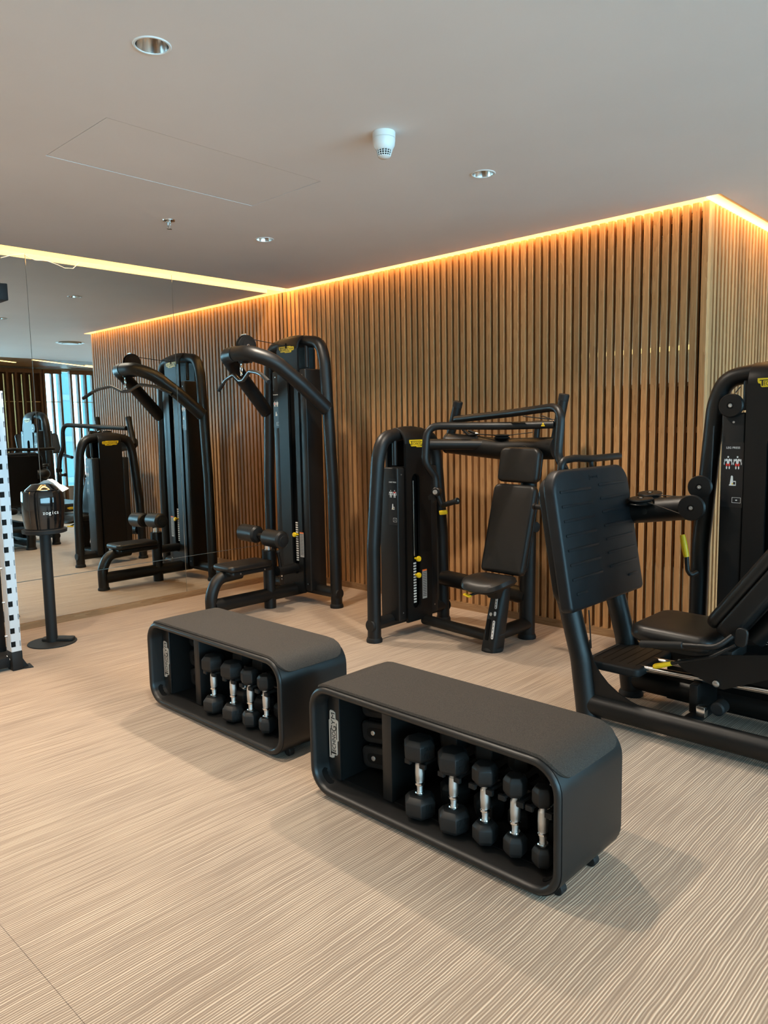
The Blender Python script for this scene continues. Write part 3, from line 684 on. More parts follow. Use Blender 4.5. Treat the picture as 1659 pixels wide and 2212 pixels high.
    # grip weights hung in the left compartment
    for k, z in enumerate((0.095, 0.205, 0.315)):
        gx, gy = x0 + 0.222, yf + 0.225
        g = thing('grip_weight', (gx, gy, z), '%s black grip weight with two metal bolts in the %s bench' % (('lowest', 'middle', 'uppermost')[k], which), 'grip weight', 'grip weights in the ' + which + ' storage bench')
        tl = Vector((0.95, 0.10, 0.10)).normalized()
        for j, dy in enumerate((0.0, 0.034)):
            f2 = Frame((gx, gy + dy, z + 0.045), tl, Vector((-0.10, 0, 0.99)))
            link('pad', cushion(f2, 0.21, 0.092, 0.026, (0.044, 0.022, 0.03, 0.042), 0.010), 'rubber', g)
        f2 = Frame((gx, gy, z + 0.045), tl, Vector((-0.10, 0, 0.99)))
        link('inlay', plate(Frame(f2(0, 0, 0.0262), f2.x, f2.y), rrect(0.15, 0.042, 0.020, 6), [], 0.0015), 'gloss' if False else 'void', g)
        for a in (-0.042, 0.042): link('bolt', lathe(f2(a, 0.0, 0.0275), [(0.0105, 0.0), (0.0105, 0.002), (0.009, 0.0035), (0.004, 0.0035), (0.0035, 0.001), (0.0, 0.001)], 18, f2.z), 'steel', g)
    return r
rot30 = 0.0
big, mid_, sm = (0.118, 0.105, 0.06), (0.108, 0.102, 0.20), (0.080, 0.098, 0.42)
bench(3.655, -2.915, 'larger-looking black storage bench nearest the camera, with brown speckled top mat', 'nearest', [(907, 1690), (980, 1712), (1048, 1738), (1113, 1765), (1173, 1792)],
      [(0.110, 0.082, -0.80), (0.106, 0.082, -0.78), (0.080, 0.074, -0.40), (0.072, 0.070, -0.40), (0.064, 0.066, -0.40)], ['10', '7.5', '5', None, None], ['7.5', '5', '3.5', '2.5'])
bench(2.192, -2.825, 'farther black storage bench in front of the pulldown machine, with brown speckled top mat', 'farther', [(462, 1478), (504, 1492), (541, 1503), (575, 1516)],
      [(0.104, 0.080, -0.80), (0.106, 0.080, -0.80), (0.080, 0.074, -0.40), (0.072, 0.070, -0.40)], [None, '7.5', None, None], [])

# ------------------------------------------------------------------ weight-stack towers shared by the machines
def figure(fr, s, red):
    """little standing anatomical figure for the instruction plate: white pieces and red pieces"""
    def el(cx, cy, rx, ry, n=10): return plate(fr, [(s * (cx + rx * math.cos(2 * PI * k / n)), s * (cy + ry * math.sin(2 * PI * k / n))) for k in range(n)], [], 0.0005)
    W = [el(0, .93, .06, .075), el(-.10, .70, .09, .10), el(.10, .70, .09, .10), el(0, .52, .10, .14), el(-.24, .66, .045, .13), el(.24, .66, .045, .13), el(-.28, .44, .035, .12), el(.28, .44, .035, .12), el(-.10, .12, .05, .12), el(.10, .12, .05, .12)]
    T = [el(-.09, .34, .075, .12), el(.09, .34, .075, .12)]
    if red == 'legs': return join(*W), join(*T)
    if red == 'chest': return join(*(W[:1] + W[3:] + T)), join(W[1], W[2])
    if red == 'back': return join(*(W[:3] + W[4:] + T)), W[3]
    return join(*(W + T)), None
def instruction_plate(parent, fr, w, h, title, reds):
    p = link('instruction_plate', plate(fr, rrect(w, h, 0.003, 2), [], 0.0012), 'labelb', parent)
    f = Frame(fr(0, 0, 0.0012), fr.x, fr.y)
    sh = [text_shape(Frame(f(0, h * 0.42), f.x, f.y), title, w * 0.145, 0.0003)]; rs = []
    for k, rd in enumerate(reds):
        a, b = figure(Frame(f((k - .5) * w * 0.44, h * 0.09), f.x, f.y), w * 0.72 * 0.9, rd); sh.append(a)
        if b: rs.append(b)
    q = w * 0.5   # machine pictogram: tower, beam, seat
    g = Frame(f(0, -h * 0.17), f.x, f.y)
    def bx(a0, a1, b0, b1): return plate(g, [(a0 * q, b0 * q), (a1 * q, b0 * q), (a1 * q, b1 * q), (a0 * q, b1 * q)], [], 0.0005)
    sh += [bx(-.28, .28, .05, .16), plate(g, [(-.22 * q, .16 * q), (.1 * q, .16 * q), (.06 * q, .95 * q), (-.02 * q, 1.05 * q), (-.12 * q, 1.0 * q)], [], 0.0005), bx(.12, .34, .42, .52), bx(.3, .36, .05, .5)]
    fr4 = Frame(f(w * 0.22, -h * 0.385), f.x, f.y)
    sh += [plate(fr4, rrect(w * .42, h * .085, .001, 1), [rrect(w * .39, h * .075, .001, 1)[::-1]], 0.0005), plate(fr4, [(w * .05 * math.cos(a), w * .035 * math.sin(a)) for a in [PI / 4 * k for k in range(8)]], [], 0.0005)]
    link('print', join(*sh), 'white', p)
    if rs: link('red_print', join(*rs), 'red', p)
    y = plate(Frame(f(0, -h * 0.17, 0.0006), f.x, f.y), [(-.02 * q, .16 * q), (.09 * q, .16 * q), (.08 * q, .3 * q), (-.02 * q, .3 * q)], [], 0.0005); link('yellow_print', y, 'badge', p)
    return p
def tower(root, c, U, V, H, fh, title, reds, label_on='front', cap_w=0.28, gw=0.085, gz=None, dep=0.10, slot=(0.2, None), slot_u=-0.02, pins=(0.44,), tags=(0.24, 0.52), warn=True, gtop=None, foot_z=0.03, tube_r=0.0485, lw=0.075, lh=0.31):
    c = Vector(c); U = Vector(U); V = Vector(V)
    P = lambda u, v, z: c + U * u + V * v + FZ * z
    lean = 0.07
    pts = [P(-fh, 0, foot_z), P(-fh + 0.01, 0, H * 0.45), P(-fh + lean, 0, H - 0.22), P(-fh + lean + 0.05, 0, H - 0.075), P(-0.05, 0, H - 0.04), P(0.05, 0, H - 0.04), P(fh - lean - 0.05, 0, H - 0.075), P(fh - lean, 0, H - 0.22), P(fh - 0.01, 0, H * 0.45), P(fh, 0, foot_z)]
    link('arch_tube', tube(pts, tube_r, [0, 0.6, 0.35, 0.17, 0.3, 0.3, 0.17, 0.35, 0.6, 0], 20, 8), 'tube', root)
    for s in (-1, 1): link('foot_pad', lathe(P(s * fh, 0, 0), [(tube_r + 0.008, 0.0), (tube_r + 0.009, 0.014), (tube_r + 0.004, 0.03), (tube_r + 0.001, 0.032)], 24), 'rubber', root)
    zb = 0.10
    hw = cap_w / 2
    # spine: an inverted U of satin plastic over the top, with the weight-stack slot on the front leg
    s1 = slot[1] if slot[1] else H - 0.34
    ff = Frame(P(0, dep - 0.02, 0), U, FZ) if (U.cross(FZ)).dot(V) > 0 else Frame(P(0, dep, 0), U, FZ)
    su = slot_u; sh_w = 0.085
    ho = [(su + a, (slot[0] + s1) / 2 + b) for a, b in rrect(sh_w, s1 - slot[0], sh_w / 2 - 0.002, 6)]
    outer = [(-hw, zb), (hw, zb), (hw, H - 0.115), (-hw, H - 0.115)]
    zs = 0.02
    fr_front = Frame(P(0, dep - zs, 0), U, FZ)
    if fr_front.z.dot(V) < 0: fr_front = Frame(P(0, dep - zs, 0), -U, FZ); ho = [(-a, b) for a, b in ho]
    front = plate(fr_front, outer, [ho], zs)
    link('spine_front', front, 'shroud', root)
    back = boxmm(0, 1, 0, 1, 0, 1)
    fr_back = Frame(P(0, -dep + zs, 0), fr_front.x * -1, FZ)
    link('spine_back', plate(fr_back, outer, [], zs), 'shroud', root)
    arc = []
    n = 10; ro = 0.115
    secs = []
    for k in range(2 * n + 2):
        if k <= n: a = PI / 2 * k / n; v, z = dep - ro * (1 - math.cos(a)) if dep >= ro else dep * math.cos(a), H - 0.115 + 0.115 * math.sin(a)
        else: a = PI / 2 * (k - n - 1) / n; v, z = (-dep * math.sin(a)), H - 0.115 + 0.115 * math.cos(a)
        secs.append((v, z))
    outerp = secs; innerp = [(v * 0.82, H - 0.115 + (z - (H - 0.115)) * 0.84) for v, z in secs]
    capv, capf = [], []
    for u_, e in ((-hw, 1), (-hw + 0.0, 0), (hw, 0)):
        pass
    loops = []
    for u_, ins in ((-hw, 0.010), (-hw + 0.004, 0.003), (-hw + 0.012, 0.0), (hw - 0.012, 0.0), (hw - 0.004, 0.003), (hw, 0.010)):
        k_ = 1 - ins / 0.115
        loops.append([P(u_, v * k_, H - 0.115 + (z - (H - 0.115)) * k_) for v, z in outerp] + [P(u_, v, z) for v, z in reversed(innerp)])
    link('top_cap', loft(loops), 'shroud', root)
    # weight stack in the dark behind the slot
    link('stack_core', join(box(P(su, 0, (slot[0] + s1) / 2), tuple(abs(U[i]) * (cap_w - 0.03) + abs(V[i]) * 0.10 + (s1 - slot[0] + 0.10) * abs(FZ[i]) for i in range(3)))), 'void', root)
    rod = link('guide_rod', tube([P(su + 0.012, dep - 0.035, tags[1] + 0.05), P(su + 0.012, dep - 0.035, s1 - 0.05)], 0.006, seg=10), 'chrome', root)
    nt = int(round((tags[1] - tags[0]) / 0.0205)); tg = []
    for k in range(nt + 1):
        z = tags[0] + (tags[1] - tags[0]) * k / nt
        tg.append(plate(Frame(P(su, dep - 0.0195, z), fr_front.x, FZ), rrect(0.030, 0.012, 0.002, 2), [], 0.001))
    wt = link('weight_tags', join(*tg), 'white', root); wt['kind'] = 'stuff'
    for z in pins:
        q = P(su + 0.005, dep - 0.02, z)
        pn = link('selector_pin', join(lathe(q, [(0.008, 0.0), (0.008, 0.022), (0.019, 0.026), (0.0205, 0.036), (0.018, 0.044), (0.0, 0.046)], 18, V), box(q + V * 0.012 + U * 0.02, (0.02 if abs(U.x) > .5 else 0.012, 0.02 if abs(U.y) > .5 else 0.012, 0.012), 0.002)), 'yellow', root)
    if warn:
        wu = su + 0.085
        wf = Frame(P(wu, dep + 0.0004, (tags[0] + tags[1]) / 2 - 0.02), fr_front.x, FZ)
        wp = link('warning_label', plate(wf, rrect(0.05, 0.215, 0.002, 2), [], 0.0008), 'greyp', root)
        link('header_strip', plate(Frame(wf(0, 0.102, 0.0008), wf.x, wf.y), rrect(0.05, 0.011, 0.001, 1), [], 0.0004), 'orange', wp)
        ls = [plate(Frame(wf(0, 0.088 - 0.0125 * k, 0.0008), wf.x, wf.y), rrect(0.04, 0.005, 0.0005, 1), [], 0.0003) for k in range(15)]
        link('print', join(*ls), 'ink', wp)
    # guards on both sides of the spine
    gt = gtop if gtop else H - 0.28
    for s in (-1, 1):
        u0, u1 = sorted((s * (hw + 0.004), s * (hw + gw)))
        cc = P((u0 + u1) / 2, 0, (zb + 0.02 + gt) / 2)
        sz = tuple(abs(U[i]) * (u1 - u0) + abs(V[i]) * (2 * dep - 0.02) + abs(FZ[i]) * (gt - zb - 0.02) for i in range(3))
        g = link('side_guard', box(cc, sz, 0.012, 3), 'panel', root)
        for zz in (gt - 0.05, zb + 0.08):
            link('screw', lathe(P(s * (hw + gw * 0.5), dep - 0.0105, zz), [(0.006, 0.0), (0.006, 0.002), (0.0, 0.003)], 10, V), 'steel', g)
        if s < 0:
            if label_on == 'front':
                f3 = Frame(P((u0 + u1) / 2 + 0.004, dep - 0.0098, gt - 0.33), fr_front.x, FZ)
                instruction_plate(g, f3, lw, lh, title, reds)
            elif label_on == 'side':
                f3 = Frame(P(u0 - 0.0002, dep - 0.055, gt - 0.24), V if V.cross(FZ).dot(-U) > 0 else -V, FZ)
                instruction_plate(g, f3, 0.082, 0.33, title, reds)
    # lintel, weight carriage head and cable seen in the opening under the arch
    for s in (-1, 1):
        link('inner_post', capped(P(s * (hw + 0.03), 0.02, gt + 0.012), P(s * (hw + 0.03), 0.02, H - 0.09), 0.017), 'panel', root)
    link('base_beam', join(tube([P(-fh + 0.02, 0, 0.125), P(fh - 0.02, 0, 0.125)], 0.045, seg=16)), 'tube', root)
    for s in (-1, 1):
        link('end_cap', lathe(P(s * (fh + tube_r * 0.60), 0.0, 0.12), [(0.047, 0.0), (0.047, 0.008), (0.040, 0.016), (0.0, 0.018)], 20, U * s), 'rubber', root)
    badge(root, Frame(P(0, dep + 0.0002, H - 0.115), fr_front.x, FZ), 0.195)
    badge(root, Frame(P(0, -dep - 0.0002, H - 0.115), fr_back.x, FZ), 0.195)
    return P
# ------------------------------------------------------------------ lat pulldown
lat = thing('lat_pulldown_machine', (0.92, -0.95, 0), 'tall black pulldown machine with a curved bar, between mirror and slat wall', 'gym machine', 'strength machines')
LX = 0.915
tower(lat, (LX, -0.62, 0), FX, -FY, 2.285, 0.435, 'LAT MACHINE', ('back', None), 'front', 0.27, 0.085, slot=(0.33, 1.95), slot_u=0.04, pins=(0.60,), tags=(0.375, 0.70), gtop=2.0)
# arms from both sides of the arch meeting in a bow in front, above the seat
for s in (-1, 1):
    pts = [(LX + s * 0.40, -0.64, 1.66), (LX + s * 0.345, -0.86, 1.86), (LX + s * 0.27, -1.08, 2.045), (LX + s * 0.15, -1.22, 2.105), (LX, -1.24, 2.105)]
    link('bow_arm', tube(pts, 0.060, [0, 0.5, 0.35, 0.15, 0], 20, 8), 'tube', lat)
    link('weld_collar', sweep([Vector(pts[0]) + (Vector(pts[1]) - Vector(pts[0])).normalized() * 0.012 + 0.0615 * (FX * math.cos(a) * 0.95 + Vector((0, 0.62, 0.75)) * math.sin(a)) for a in [2 * PI * k / 24 for k in range(24)]], 0.003, 6, closed=True), 'tube', lat)
# head pulley
pc = Vector((LX + 0.01, -1.14, 2.172))
axp = Vector((1, 0.0, 0.0))
pl = link('pulley_housing', join(*[lathe(pc + axp * (s * 0.020), [(0.0, -0.003), (0.082, -0.003), (0.085, 0.0), (0.082, 0.004), (0.022, 0.006), (0.0, 0.006)], 32, axp) for s in (-1, 1)]), 'shroud', lat)
link('pulley_wheel', lathe(pc, [(0.070, -0.014), (0.062, 0.0), (0.070, 0.014)], 28, axp), 'rubber', lat)
link('axle', lathe(pc + axp * 0.026, [(0.014, 0.0), (0.014, 0.004), (0.007, 0.005), (0.007, 0.001), (0.0, 0.001)], 18, axp), 'steel', pl)
for s in (-1, 1):
    link('pulley_bracket', plate(Frame(pc + axp * (s * 0.026), FY, FZ), [(0.05, 0.03), (-0.03, 0.055), (-0.05, 0.02), (-0.045, -0.07), (-0.08, -0.135), (0.03, -0.135), (0.055, -0.075)][::-1], [], 0.004), 'tube', lat)
link('stop_bolt', capped(pc + Vector((-0.03, -0.02, 0.088)), pc + Vector((0.03, -0.02, 0.088)), 0.007), 'steel', lat)
link('cable', join(sweep([pc + Vector((0, 0.02, 0.060)), Vector((LX, -0.722, 2.20))], 0.0032, 8), sweep([pc + Vector((0, -0.062, 0.0)), Vector((LX + 0.03, -1.212, 2.075))], 0.0032, 8)), 'cable', lat)
link('cable_port_shade', plate(Frame((LX, -0.7225, 2.20), FX, FZ), rrect(0.014, 0.045, 0.006, 4), [], 0.003), 'hole', lat)  # dark plate painting the shade of the cable opening
hx, hy = LX + 0.03, -1.212
link('cable_stop', lathe((hx, hy, 2.035), [(0.008, 0.05), (0.02, 0.045), (0.023, 0.02), (0.018, 0.0), (0.012, -0.008)], 18), 'rubber', lat)
link('carabiner', join(sweep([Vector((hx + 0.012 * math.cos(t), hy, 1.985 + 0.034 * math.sin(t))) for t in [2 * PI * k / 20 for k in range(20)]], 0.0035, 8, closed=True), capped((hx, hy, 2.012), (hx, hy, 2.030), 0.006), sweep([Vector((hx + 0.009 * math.cos(t), hy, 1.945 + 0.012 * math.sin(t))) for t in [2 * PI * k / 14 for k in range(14)]], 0.004, 8, closed=True)), 'chrome', lat)
# pulldown bar (hangs from the cable: a thing of its own)
zb_ = 1.915
bar = thing('pulldown_bar', (hx, hy, zb_ - 0.1), 'curved steel pulldown bar with drooping ends hanging from the pulldown machine', 'bar')
BD = Vector((0.959, -0.283, 0))
BP = lambda t, z: Vector((hx, hy, z)) + BD * t
half = [(0.045, -0.018), (0.19, 0.040), (0.40, 0.012), (0.585, -0.065)]
bp = [BP(-t, zb_ + z) for t, z in reversed(half)] + [BP(t, zb_ + z) for t, z in half]
link('shaft', tube(bp, 0.0145, [0, 0.5, 0.10, 0.05, 0.05, 0.10, 0.5, 0], 14, 8), 'gunmetal', bar)
for s in (-1, 1):
    a, b = BP(s * 0.587, zb_ - 0.066), BP(s * 0.44, zb_ - 0.005)
    link('grip', sweep([a, a.lerp(b, 0.5), a.lerp(b, 0.86)], 0.0165, 12), 'rubber', bar)
# seat
bm_y = -1.05
link('base_spine', tube([(LX, -1.55, 0.115), (LX, -0.60, 0.115)], 0.055, seg=18), 'tube', lat)
link('front_leg', tube([(LX, -1.565, 0.02), (LX, -1.568, 0.20), (LX, -1.50, 0.335), (LX, -1.28, 0.345)], 0.048, [0, 0.2, 0.14, 0], 18, 8), 'tube', lat)
link('foot_pad', lathe((LX, -1.565, 0), [(0.055, 0.0), (0.056, 0.014), (0.05, 0.026)], 24), 'rubber', lat)
link('seat_post', tube([(LX, -0.985, 0.0), (LX, -0.985, 0.485)], 0.050, seg=20), 'tube', lat)
link('post_sleeve', lathe((LX, -0.985, 0.375), [(0.051, 0.0), (0.056, 0.004), (0.056, 0.118), (0.051, 0.125)], 24), 'shroud', lat)
link('post_inner', capped((LX, -0.985, 0.49), (LX, -0.985, 0.565), 0.030), 'chrome', lat)
seat_f = Frame((LX, -1.32, 0.475), FX, FY)
sp_ = link('seat_pan', cushion(Frame((LX, -1.235, 0.346), FX, FY), 0.24, 0.42, 0.035, 0.03, 0.010), 'shroud', lat)
for yy in (-1.36, -1.12): link('screw', lathe((LX + 0.120, yy, 0.364), [(0.007, 0.0), (0.006, 0.003), (0.0, 0.004)], 12, FX), 'steel', sp_)
link('seat_cushion', cushion(Frame((LX, -1.245, 0.380), FX, FY), 0.265, 0.44, 0.050, (0.05, 0.05, 0.045, 0.045), 0.020, crown=0.006), 'vinyl', lat)
# thigh rollers on a cross bar, tipped
rz_ = 0.625
for s in (-1, 1):
    a, b = Vector((LX + 0.02 + s * 0.055, -1.06, rz_ - s * 0.006)), Vector((LX + 0.02 + s * 0.275, -1.06, rz_ - s * 0.012))
    ro = link('thigh_roller', capped(a, b, 0.072, 28, 0.016), 'vinyl', lat)
    link('roller_end', lathe(b, [(0.055, -0.004), (0.055, 0.004), (0.036, 0.006), (0.034, 0.012), (0.0, 0.014)], 24, FX * s), 'rubber', ro)
    link('roller_end', lathe(a, [(0.055, -0.004), (0.055, 0.004), (0.036, 0.006), (0.0, 0.008)], 24, FX * -s), 'rubber', ro)
link('roller_bar', tube([(LX - 0.06, -1.06, rz_), (LX + 0.06, -1.06, rz_)], 0.022, seg=14), 'tube', lat)
link('roller_bracket', tube([(LX, -1.06, rz_), (LX, -0.99, 0.55)], 0.026, seg=14), 'tube', lat)
link('lever_knob', lathe((LX + 0.06, -0.93, 0.475), [(0.0, -0.02), (0.014, -0.014), (0.019, 0.0), (0.014, 0.014), (0.0, 0.02)], 18), 'rubber', lat)
link('lever', tube([(LX + 0.06, -0.93, 0.465), (LX + 0.05, -0.90, 0.32)], 0.014, seg=12), 'tube', lat)
link('gas_strut', tube([(LX + 0.05, -0.90, 0.32), (LX + 0.05, -0.89, 0.26)], 0.009, seg=12), 'chrome', lat)
link('rear_hoop', tube([(LX + 0.04, -0.93, 0.31), (LX + 0.04, -0.70, 0.31), (LX + 0.04, -0.62, 0.17)], 0.042, 0.09, 16), 'tube', lat)
link('seat_brace', tube([(LX, -1.02, 0.355), (LX, -1.35, 0.345)], 0.03, seg=12), 'tube', lat)

# ------------------------------------------------------------------ chest press
cp = thing('chest_press_machine', (2.70, -0.70, 0), 'black chest press machine with upright padded seat in the middle of the slat wall', 'gym machine', 'strength machines')
tower(cp, (2.312, -0.767, 0), FY, FX, 1.50, 0.385, 'CHEST PRESS', ('none', 'chest'), 'side', 0.27, 0.082, slot=(0.19, 1.17), slot_u=-0.035, pins=(0.435, 0.555), tags=(0.235, 0.52), gtop=1.22)
sx0 = 3.075
link('rear_post', tube([(sx0, -0.385, 0.03), (sx0, -0.375, 0.60), (sx0 - 0.01, -0.34, 1.34)], 0.056, 0.4, 20), 'tube', cp)
link('foot_pad', lathe((sx0, -0.385, 0), [(0.064, 0.0), (0.065, 0.014), (0.058, 0.032)], 24), 'rubber', cp)
link('cross_beam', tube([(2.33, -0.40, 0.345), (sx0, -0.385, 0.30)], 0.060, seg=20), 'tube', cp)
link('front_beam', tube([(2.40, -0.70, 0.085), (sx0, -0.775, 0.085)], 0.045, seg=18, sect=(0.8, 1.0)), 'tube', cp)
link('side_beam', tube([(sx0, -0.80, 0.105), (sx0, -0.385, 0.105)], 0.052, seg=18, sect=(0.9, 1.0)), 'tube', cp)
# seat column: tapered slanted case with painted slot shade and number strips
cA, cB = Vector((sx0 - 0.01, -0.79, 0.0)), Vector((sx0 + 0.005, -0.70, 0.42))
axc = (cB - cA).normalized(); fq = Frame(cA, FX, Vector((0, 1, 0)))
loops = []
for t, wx, wy in ((0.0, 0.058, 0.066), (0.03, 0.059, 0.067), (0.5, 0.055, 0.062), (0.97, 0.050, 0.058), (1.0, 0.046, 0.054)):
    p = cA + (cB - cA) * t; loops.append([p + Vector((a, b, 0)) for a, b in rrect(2 * wx, 2 * wy, 0.032, 5)])
col_ = link('seat_column', loft(loops), 'tube', cp)
link('foot_pad', lathe((sx0 - 0.01, -0.79, 0), [(0.071, 0.0), (0.072, 0.012), (0.064, 0.026)], 24), 'rubber', cp)
fc2 = Frame(cA + Vector((0, -0.0665, 0)), FX, axc)
link('column_slot_shade', plate(Frame(fc2(-0.012, 0.15, -0.001), FX, axc), rrect(0.022, 0.14, 0.006, 3), [], 0.003), 'hole', col_)  # dark plate laid on in place of the slot's shade
for bz, hz in ((0.155, 0.125), (0.262, 0.03), (0.345, 0.10)):
    st_ = link('height_scale', plate(Frame(fc2(0.030, bz, -0.002), FX, axc), rrect(0.017, hz, 0.008, 4), [], 0.0032), 'white', col_)
    if hz > 0.05:
        link('marks', join(*[plate(Frame(fc2(0.030, bz - hz / 2 + hz * (k + .5) / 5, 0.0023), FX, axc), rrect(0.005, 0.008, 0.001, 1), [], 0.0004) for k in range(5)]), 'ink', st_)
link('column_bolt', lathe(fc2(0.0, 0.255, 0.0), [(0.012, -0.003), (0.012, 0.003), (0.006, 0.004), (0.0, 0.002)], 16, fc2.z), 'steel', col_)
link('seat_bracket', loft([[Vector((sx0 + a, -0.755 + b, z)) for a, b in rrect(w, d, 0.02, 4)] for w, d, z in ((0.085, 0.10, 0.36), (0.10, 0.16, 0.41), (0.12, 0.20, 0.435))]), 'shroud', cp)
# saddle seat: dished pad with rounded nose
def saddle(fr, w, d, t):
    loops = []
    N_ = 32
    for k, (ins, z) in enumerate(((0.05, 0.0), (0.018, 0.012), (0.0, t * 0.45), (0.008, t * 0.8), (0.03, t), (0.075, t + 0.008), (0.12, t + 0.010))):
        lp = []
        for q in range(N_):
            a = 2 * PI * q / N_
            ca, sa = math.cos(a), math.sin(a); ex = 0.62
            x = (w / 2 - ins) * math.copysign(abs(ca) ** ex, ca); y = (d / 2 - ins) * math.copysign(abs(sa) ** ex, sa)
            drop = -0.030 * max(0, -y / (d / 2)) ** 2 + 0.016 * (abs(x) / (w / 2)) ** 2
            lp.append(fr(x * (1 - 0.12 * (y / d + 0.5)), y, z + drop))
        loops.append(lp)
    return loft(loops)
link('seat_pad', saddle(Frame((sx0 - 0.005, -0.825, 0.430), FX, FY), 0.345, 0.33, 0.072), 'vinyl', cp)
link('adjust_lever', cushion(Frame((sx0 - 0.095, -0.95, 0.385), Vector((0.9, -0.42, 0)), Vector((0.42, 0.9, 0.1))), 0.085, 0.03, 0.014, 0.012, 0.006), 'yellow', cp)
link('lever_stem', tube([(sx0 - 0.08, -0.94, 0.395), (sx0, -0.80, 0.42)], 0.008, seg=10), 'tube', cp)
# backrest and headrest
def pad_between(bot, top, w, t, r, e, m, name, parent, out, crown=0.005):
    bot, top = Vector(bot), Vector(top); uy = (top - bot); h = uy.length
    fr = Frame((bot + top) / 2, Vector(out).cross(uy) * -1, uy)
    if fr.z.dot(Vector(out)) < 0: fr = Frame((bot + top) / 2, Vector(out).cross(uy), uy)
    return link(name, cushion(fr, w, h, t, r, e, crown), m, parent), fr
bpad, bfr = pad_between((sx0 + 0.0, -0.655, 0.50), (sx0 + 0.01, -0.495, 1.09), 0.335, 0.070, (0.045, 0.045, 0.03, 0.03), 0.026, 'vinyl', 'backrest', cp, (0, -1, 0))
link('backrest_shell', cushion(Frame(bfr(0, 0, -0.022), bfr.x, bfr.y), 0.32, 0.56, 0.024, 0.04, 0.008), 'shroud', cp)
hpad, hfr = pad_between((sx0 + 0.015, -0.495, 1.108), (sx0 + 0.02, -0.455, 1.345), 0.315, 0.062, (0.05, 0.05, 0.035, 0.035), 0.024, 'vinyl', 'headrest', cp, (0, -1, 0))
link('headrest_shell', cushion(Frame(hfr(0, 0, -0.02), hfr.x, hfr.y), 0.30, 0.22, 0.022, 0.04, 0.008), 'shroud', cp)
link('pull_loop', sweep([hfr(0.02 + 0.022 * math.cos(t), 0.112 + 0.018 * math.sin(t), 0.03) for t in [PI * k / 10 for k in range(11)]], 0.003, 6), 'cable', hpad)
link('back_strut', join(tube([(sx0 + 0.01, -0.55, 0.62), (sx0, -0.375, 0.60)], 0.028, seg=14), tube([(sx0 + 0.015, -0.47, 1.18), (sx0 - 0.005, -0.35, 1.2)], 0.028, seg=14)), 'tube', cp)
link('back_knob', lathe((sx0 + 0.06, -0.40, 0.80), [(0.04, 0.0), (0.042, 0.01), (0.036, 0.03), (0.0, 0.032)], 20, (0.9, -0.3, 0)), 'shroud', cp)
# top beam: two stout tubes meeting in a shallow V over the headrest
YB = -0.36
bA, bM, bB = PX(968, 957, 'y', YB - 0.05), PX(1085, 970, 'y', YB), PX(1196, 968, 'y', YB)
bt = link('top_beam', tube([bA, bM, bB + Vector((0.02, 0, 0))], 0.076, 0.5, 22), 'tube', cp)
link('beam_end', lathe(bA, [(0.077, -0.012), (0.078, 0.006), (0.068, 0.014), (0.0, 0.015)], 24, (bA - bM)), 'rubber', bt)
link('tower_link', tube([(2.40, -0.66, 1.375), PX(1060, 960, 'y', YB - 0.01)], 0.040, seg=16), 'tube', cp)
for px_i, lab in ((1032, 0), (1173, 1)):
    cpt = PX(px_i, 962 if not lab else 917, 'y', YB - 0.085 if not lab else YB - 0.15)
    link('caution_mark', plate(Frame(cpt, FX, FZ), [(-0.014, -0.011), (0.014, -0.011), (0.0, 0.014)], [[(-0.006, -0.006), (0.006, -0.006), (0.0, 0.004)][::-1]], 0.001), 'badge', bt)
# pivot posts
P1a, P1b = PX(968, 962, 'y', YB - 0.03), PX(990, 868, 'y', YB - 0.03)
P2a, P2b = PX(1196, 975, 'y', YB), PX(1219, 852, 'y', YB)
for k, (a, b) in enumerate(((P1a, P1b), (P2a, P2b))):
    pp = link('pivot_post', capped(a, b, 0.034, 22, 0.006), 'tube', cp)
    link('post_cap', capped(b + (a - b).normalized() * 0.045, b + (b - a).normalized() * 0.004, 0.0352, 22, 0.005), 'rubber', pp)
# pressing arms, each a bent tube with a hinged handle
def arm(pts, r, fil): return tube(pts, r, fil, 18, 8)
la = [PX(1196, 917, 'y', YB - 0.05), PX(1090, 920, 'y', YB - 0.19), PX(922, 920, 'x', 2.555), PX(918, 1000, 'x', 2.565), PX(940, 1030, 'x', 2.59), PX(942, 1062, 'x', 2.60)]
link('press_arm', tube(la, 0.0265, [0, 0.3, 0.10, 0.12, 0.08, 0], 18, 8), 'tube', cp)
ra = [PX(985, 906, 'y', YB - 0.06), PX(1100, 893, 'y', YB - 0.19), PX(1214, 877, 'y', YB - 0.36), PX(1205, 985, 'y', YB - 0.38), PX(1222, 1020, 'y', YB - 0.40), PX(1215, 1080, 'y', YB - 0.42)]
link('press_arm', tube(ra, 0.0265, [0, 0.3, 0.10, 0.12, 0.08, 0], 18, 8), 'tube', cp)
# left handle
j = la[-1]
hl_ = link('handle_hinge', lathe(j + Vector((0, 0.02, 0)), [(0.030, 0.0), (0.032, 0.005), (0.032, 0.05), (0.026, 0.056), (0.0, 0.057)], 22, (0.35, -0.93, 0)), 'shroud', cp)
link('hinge_bolt', lathe(j + Vector((0.021, -0.035, 0)), [(0.017, 0.0), (0.017, 0.004), (0.011, 0.005), (0.010, 0.002), (0.0, 0.003)], 18, (0.35, -0.93, 0)), 'steel', hl_)
hg = PX(955, 1092, 'x', 2.63)
link('handle_stem', tube([j, hg], 0.021, seg=14), 'tube', cp)
ge = PX(988, 1082, 'x', 2.79)
link('hand_grip', capped(hg, ge, 0.0185, 18, 0.003), 'rubber', cp)
link('grip_end', lathe(ge, [(0.022, -0.014), (0.0235, 0.0), (0.020, 0.006), (0.007, 0.007), (0.0, 0.004)], 20, (ge - hg)), 'tube', cp)
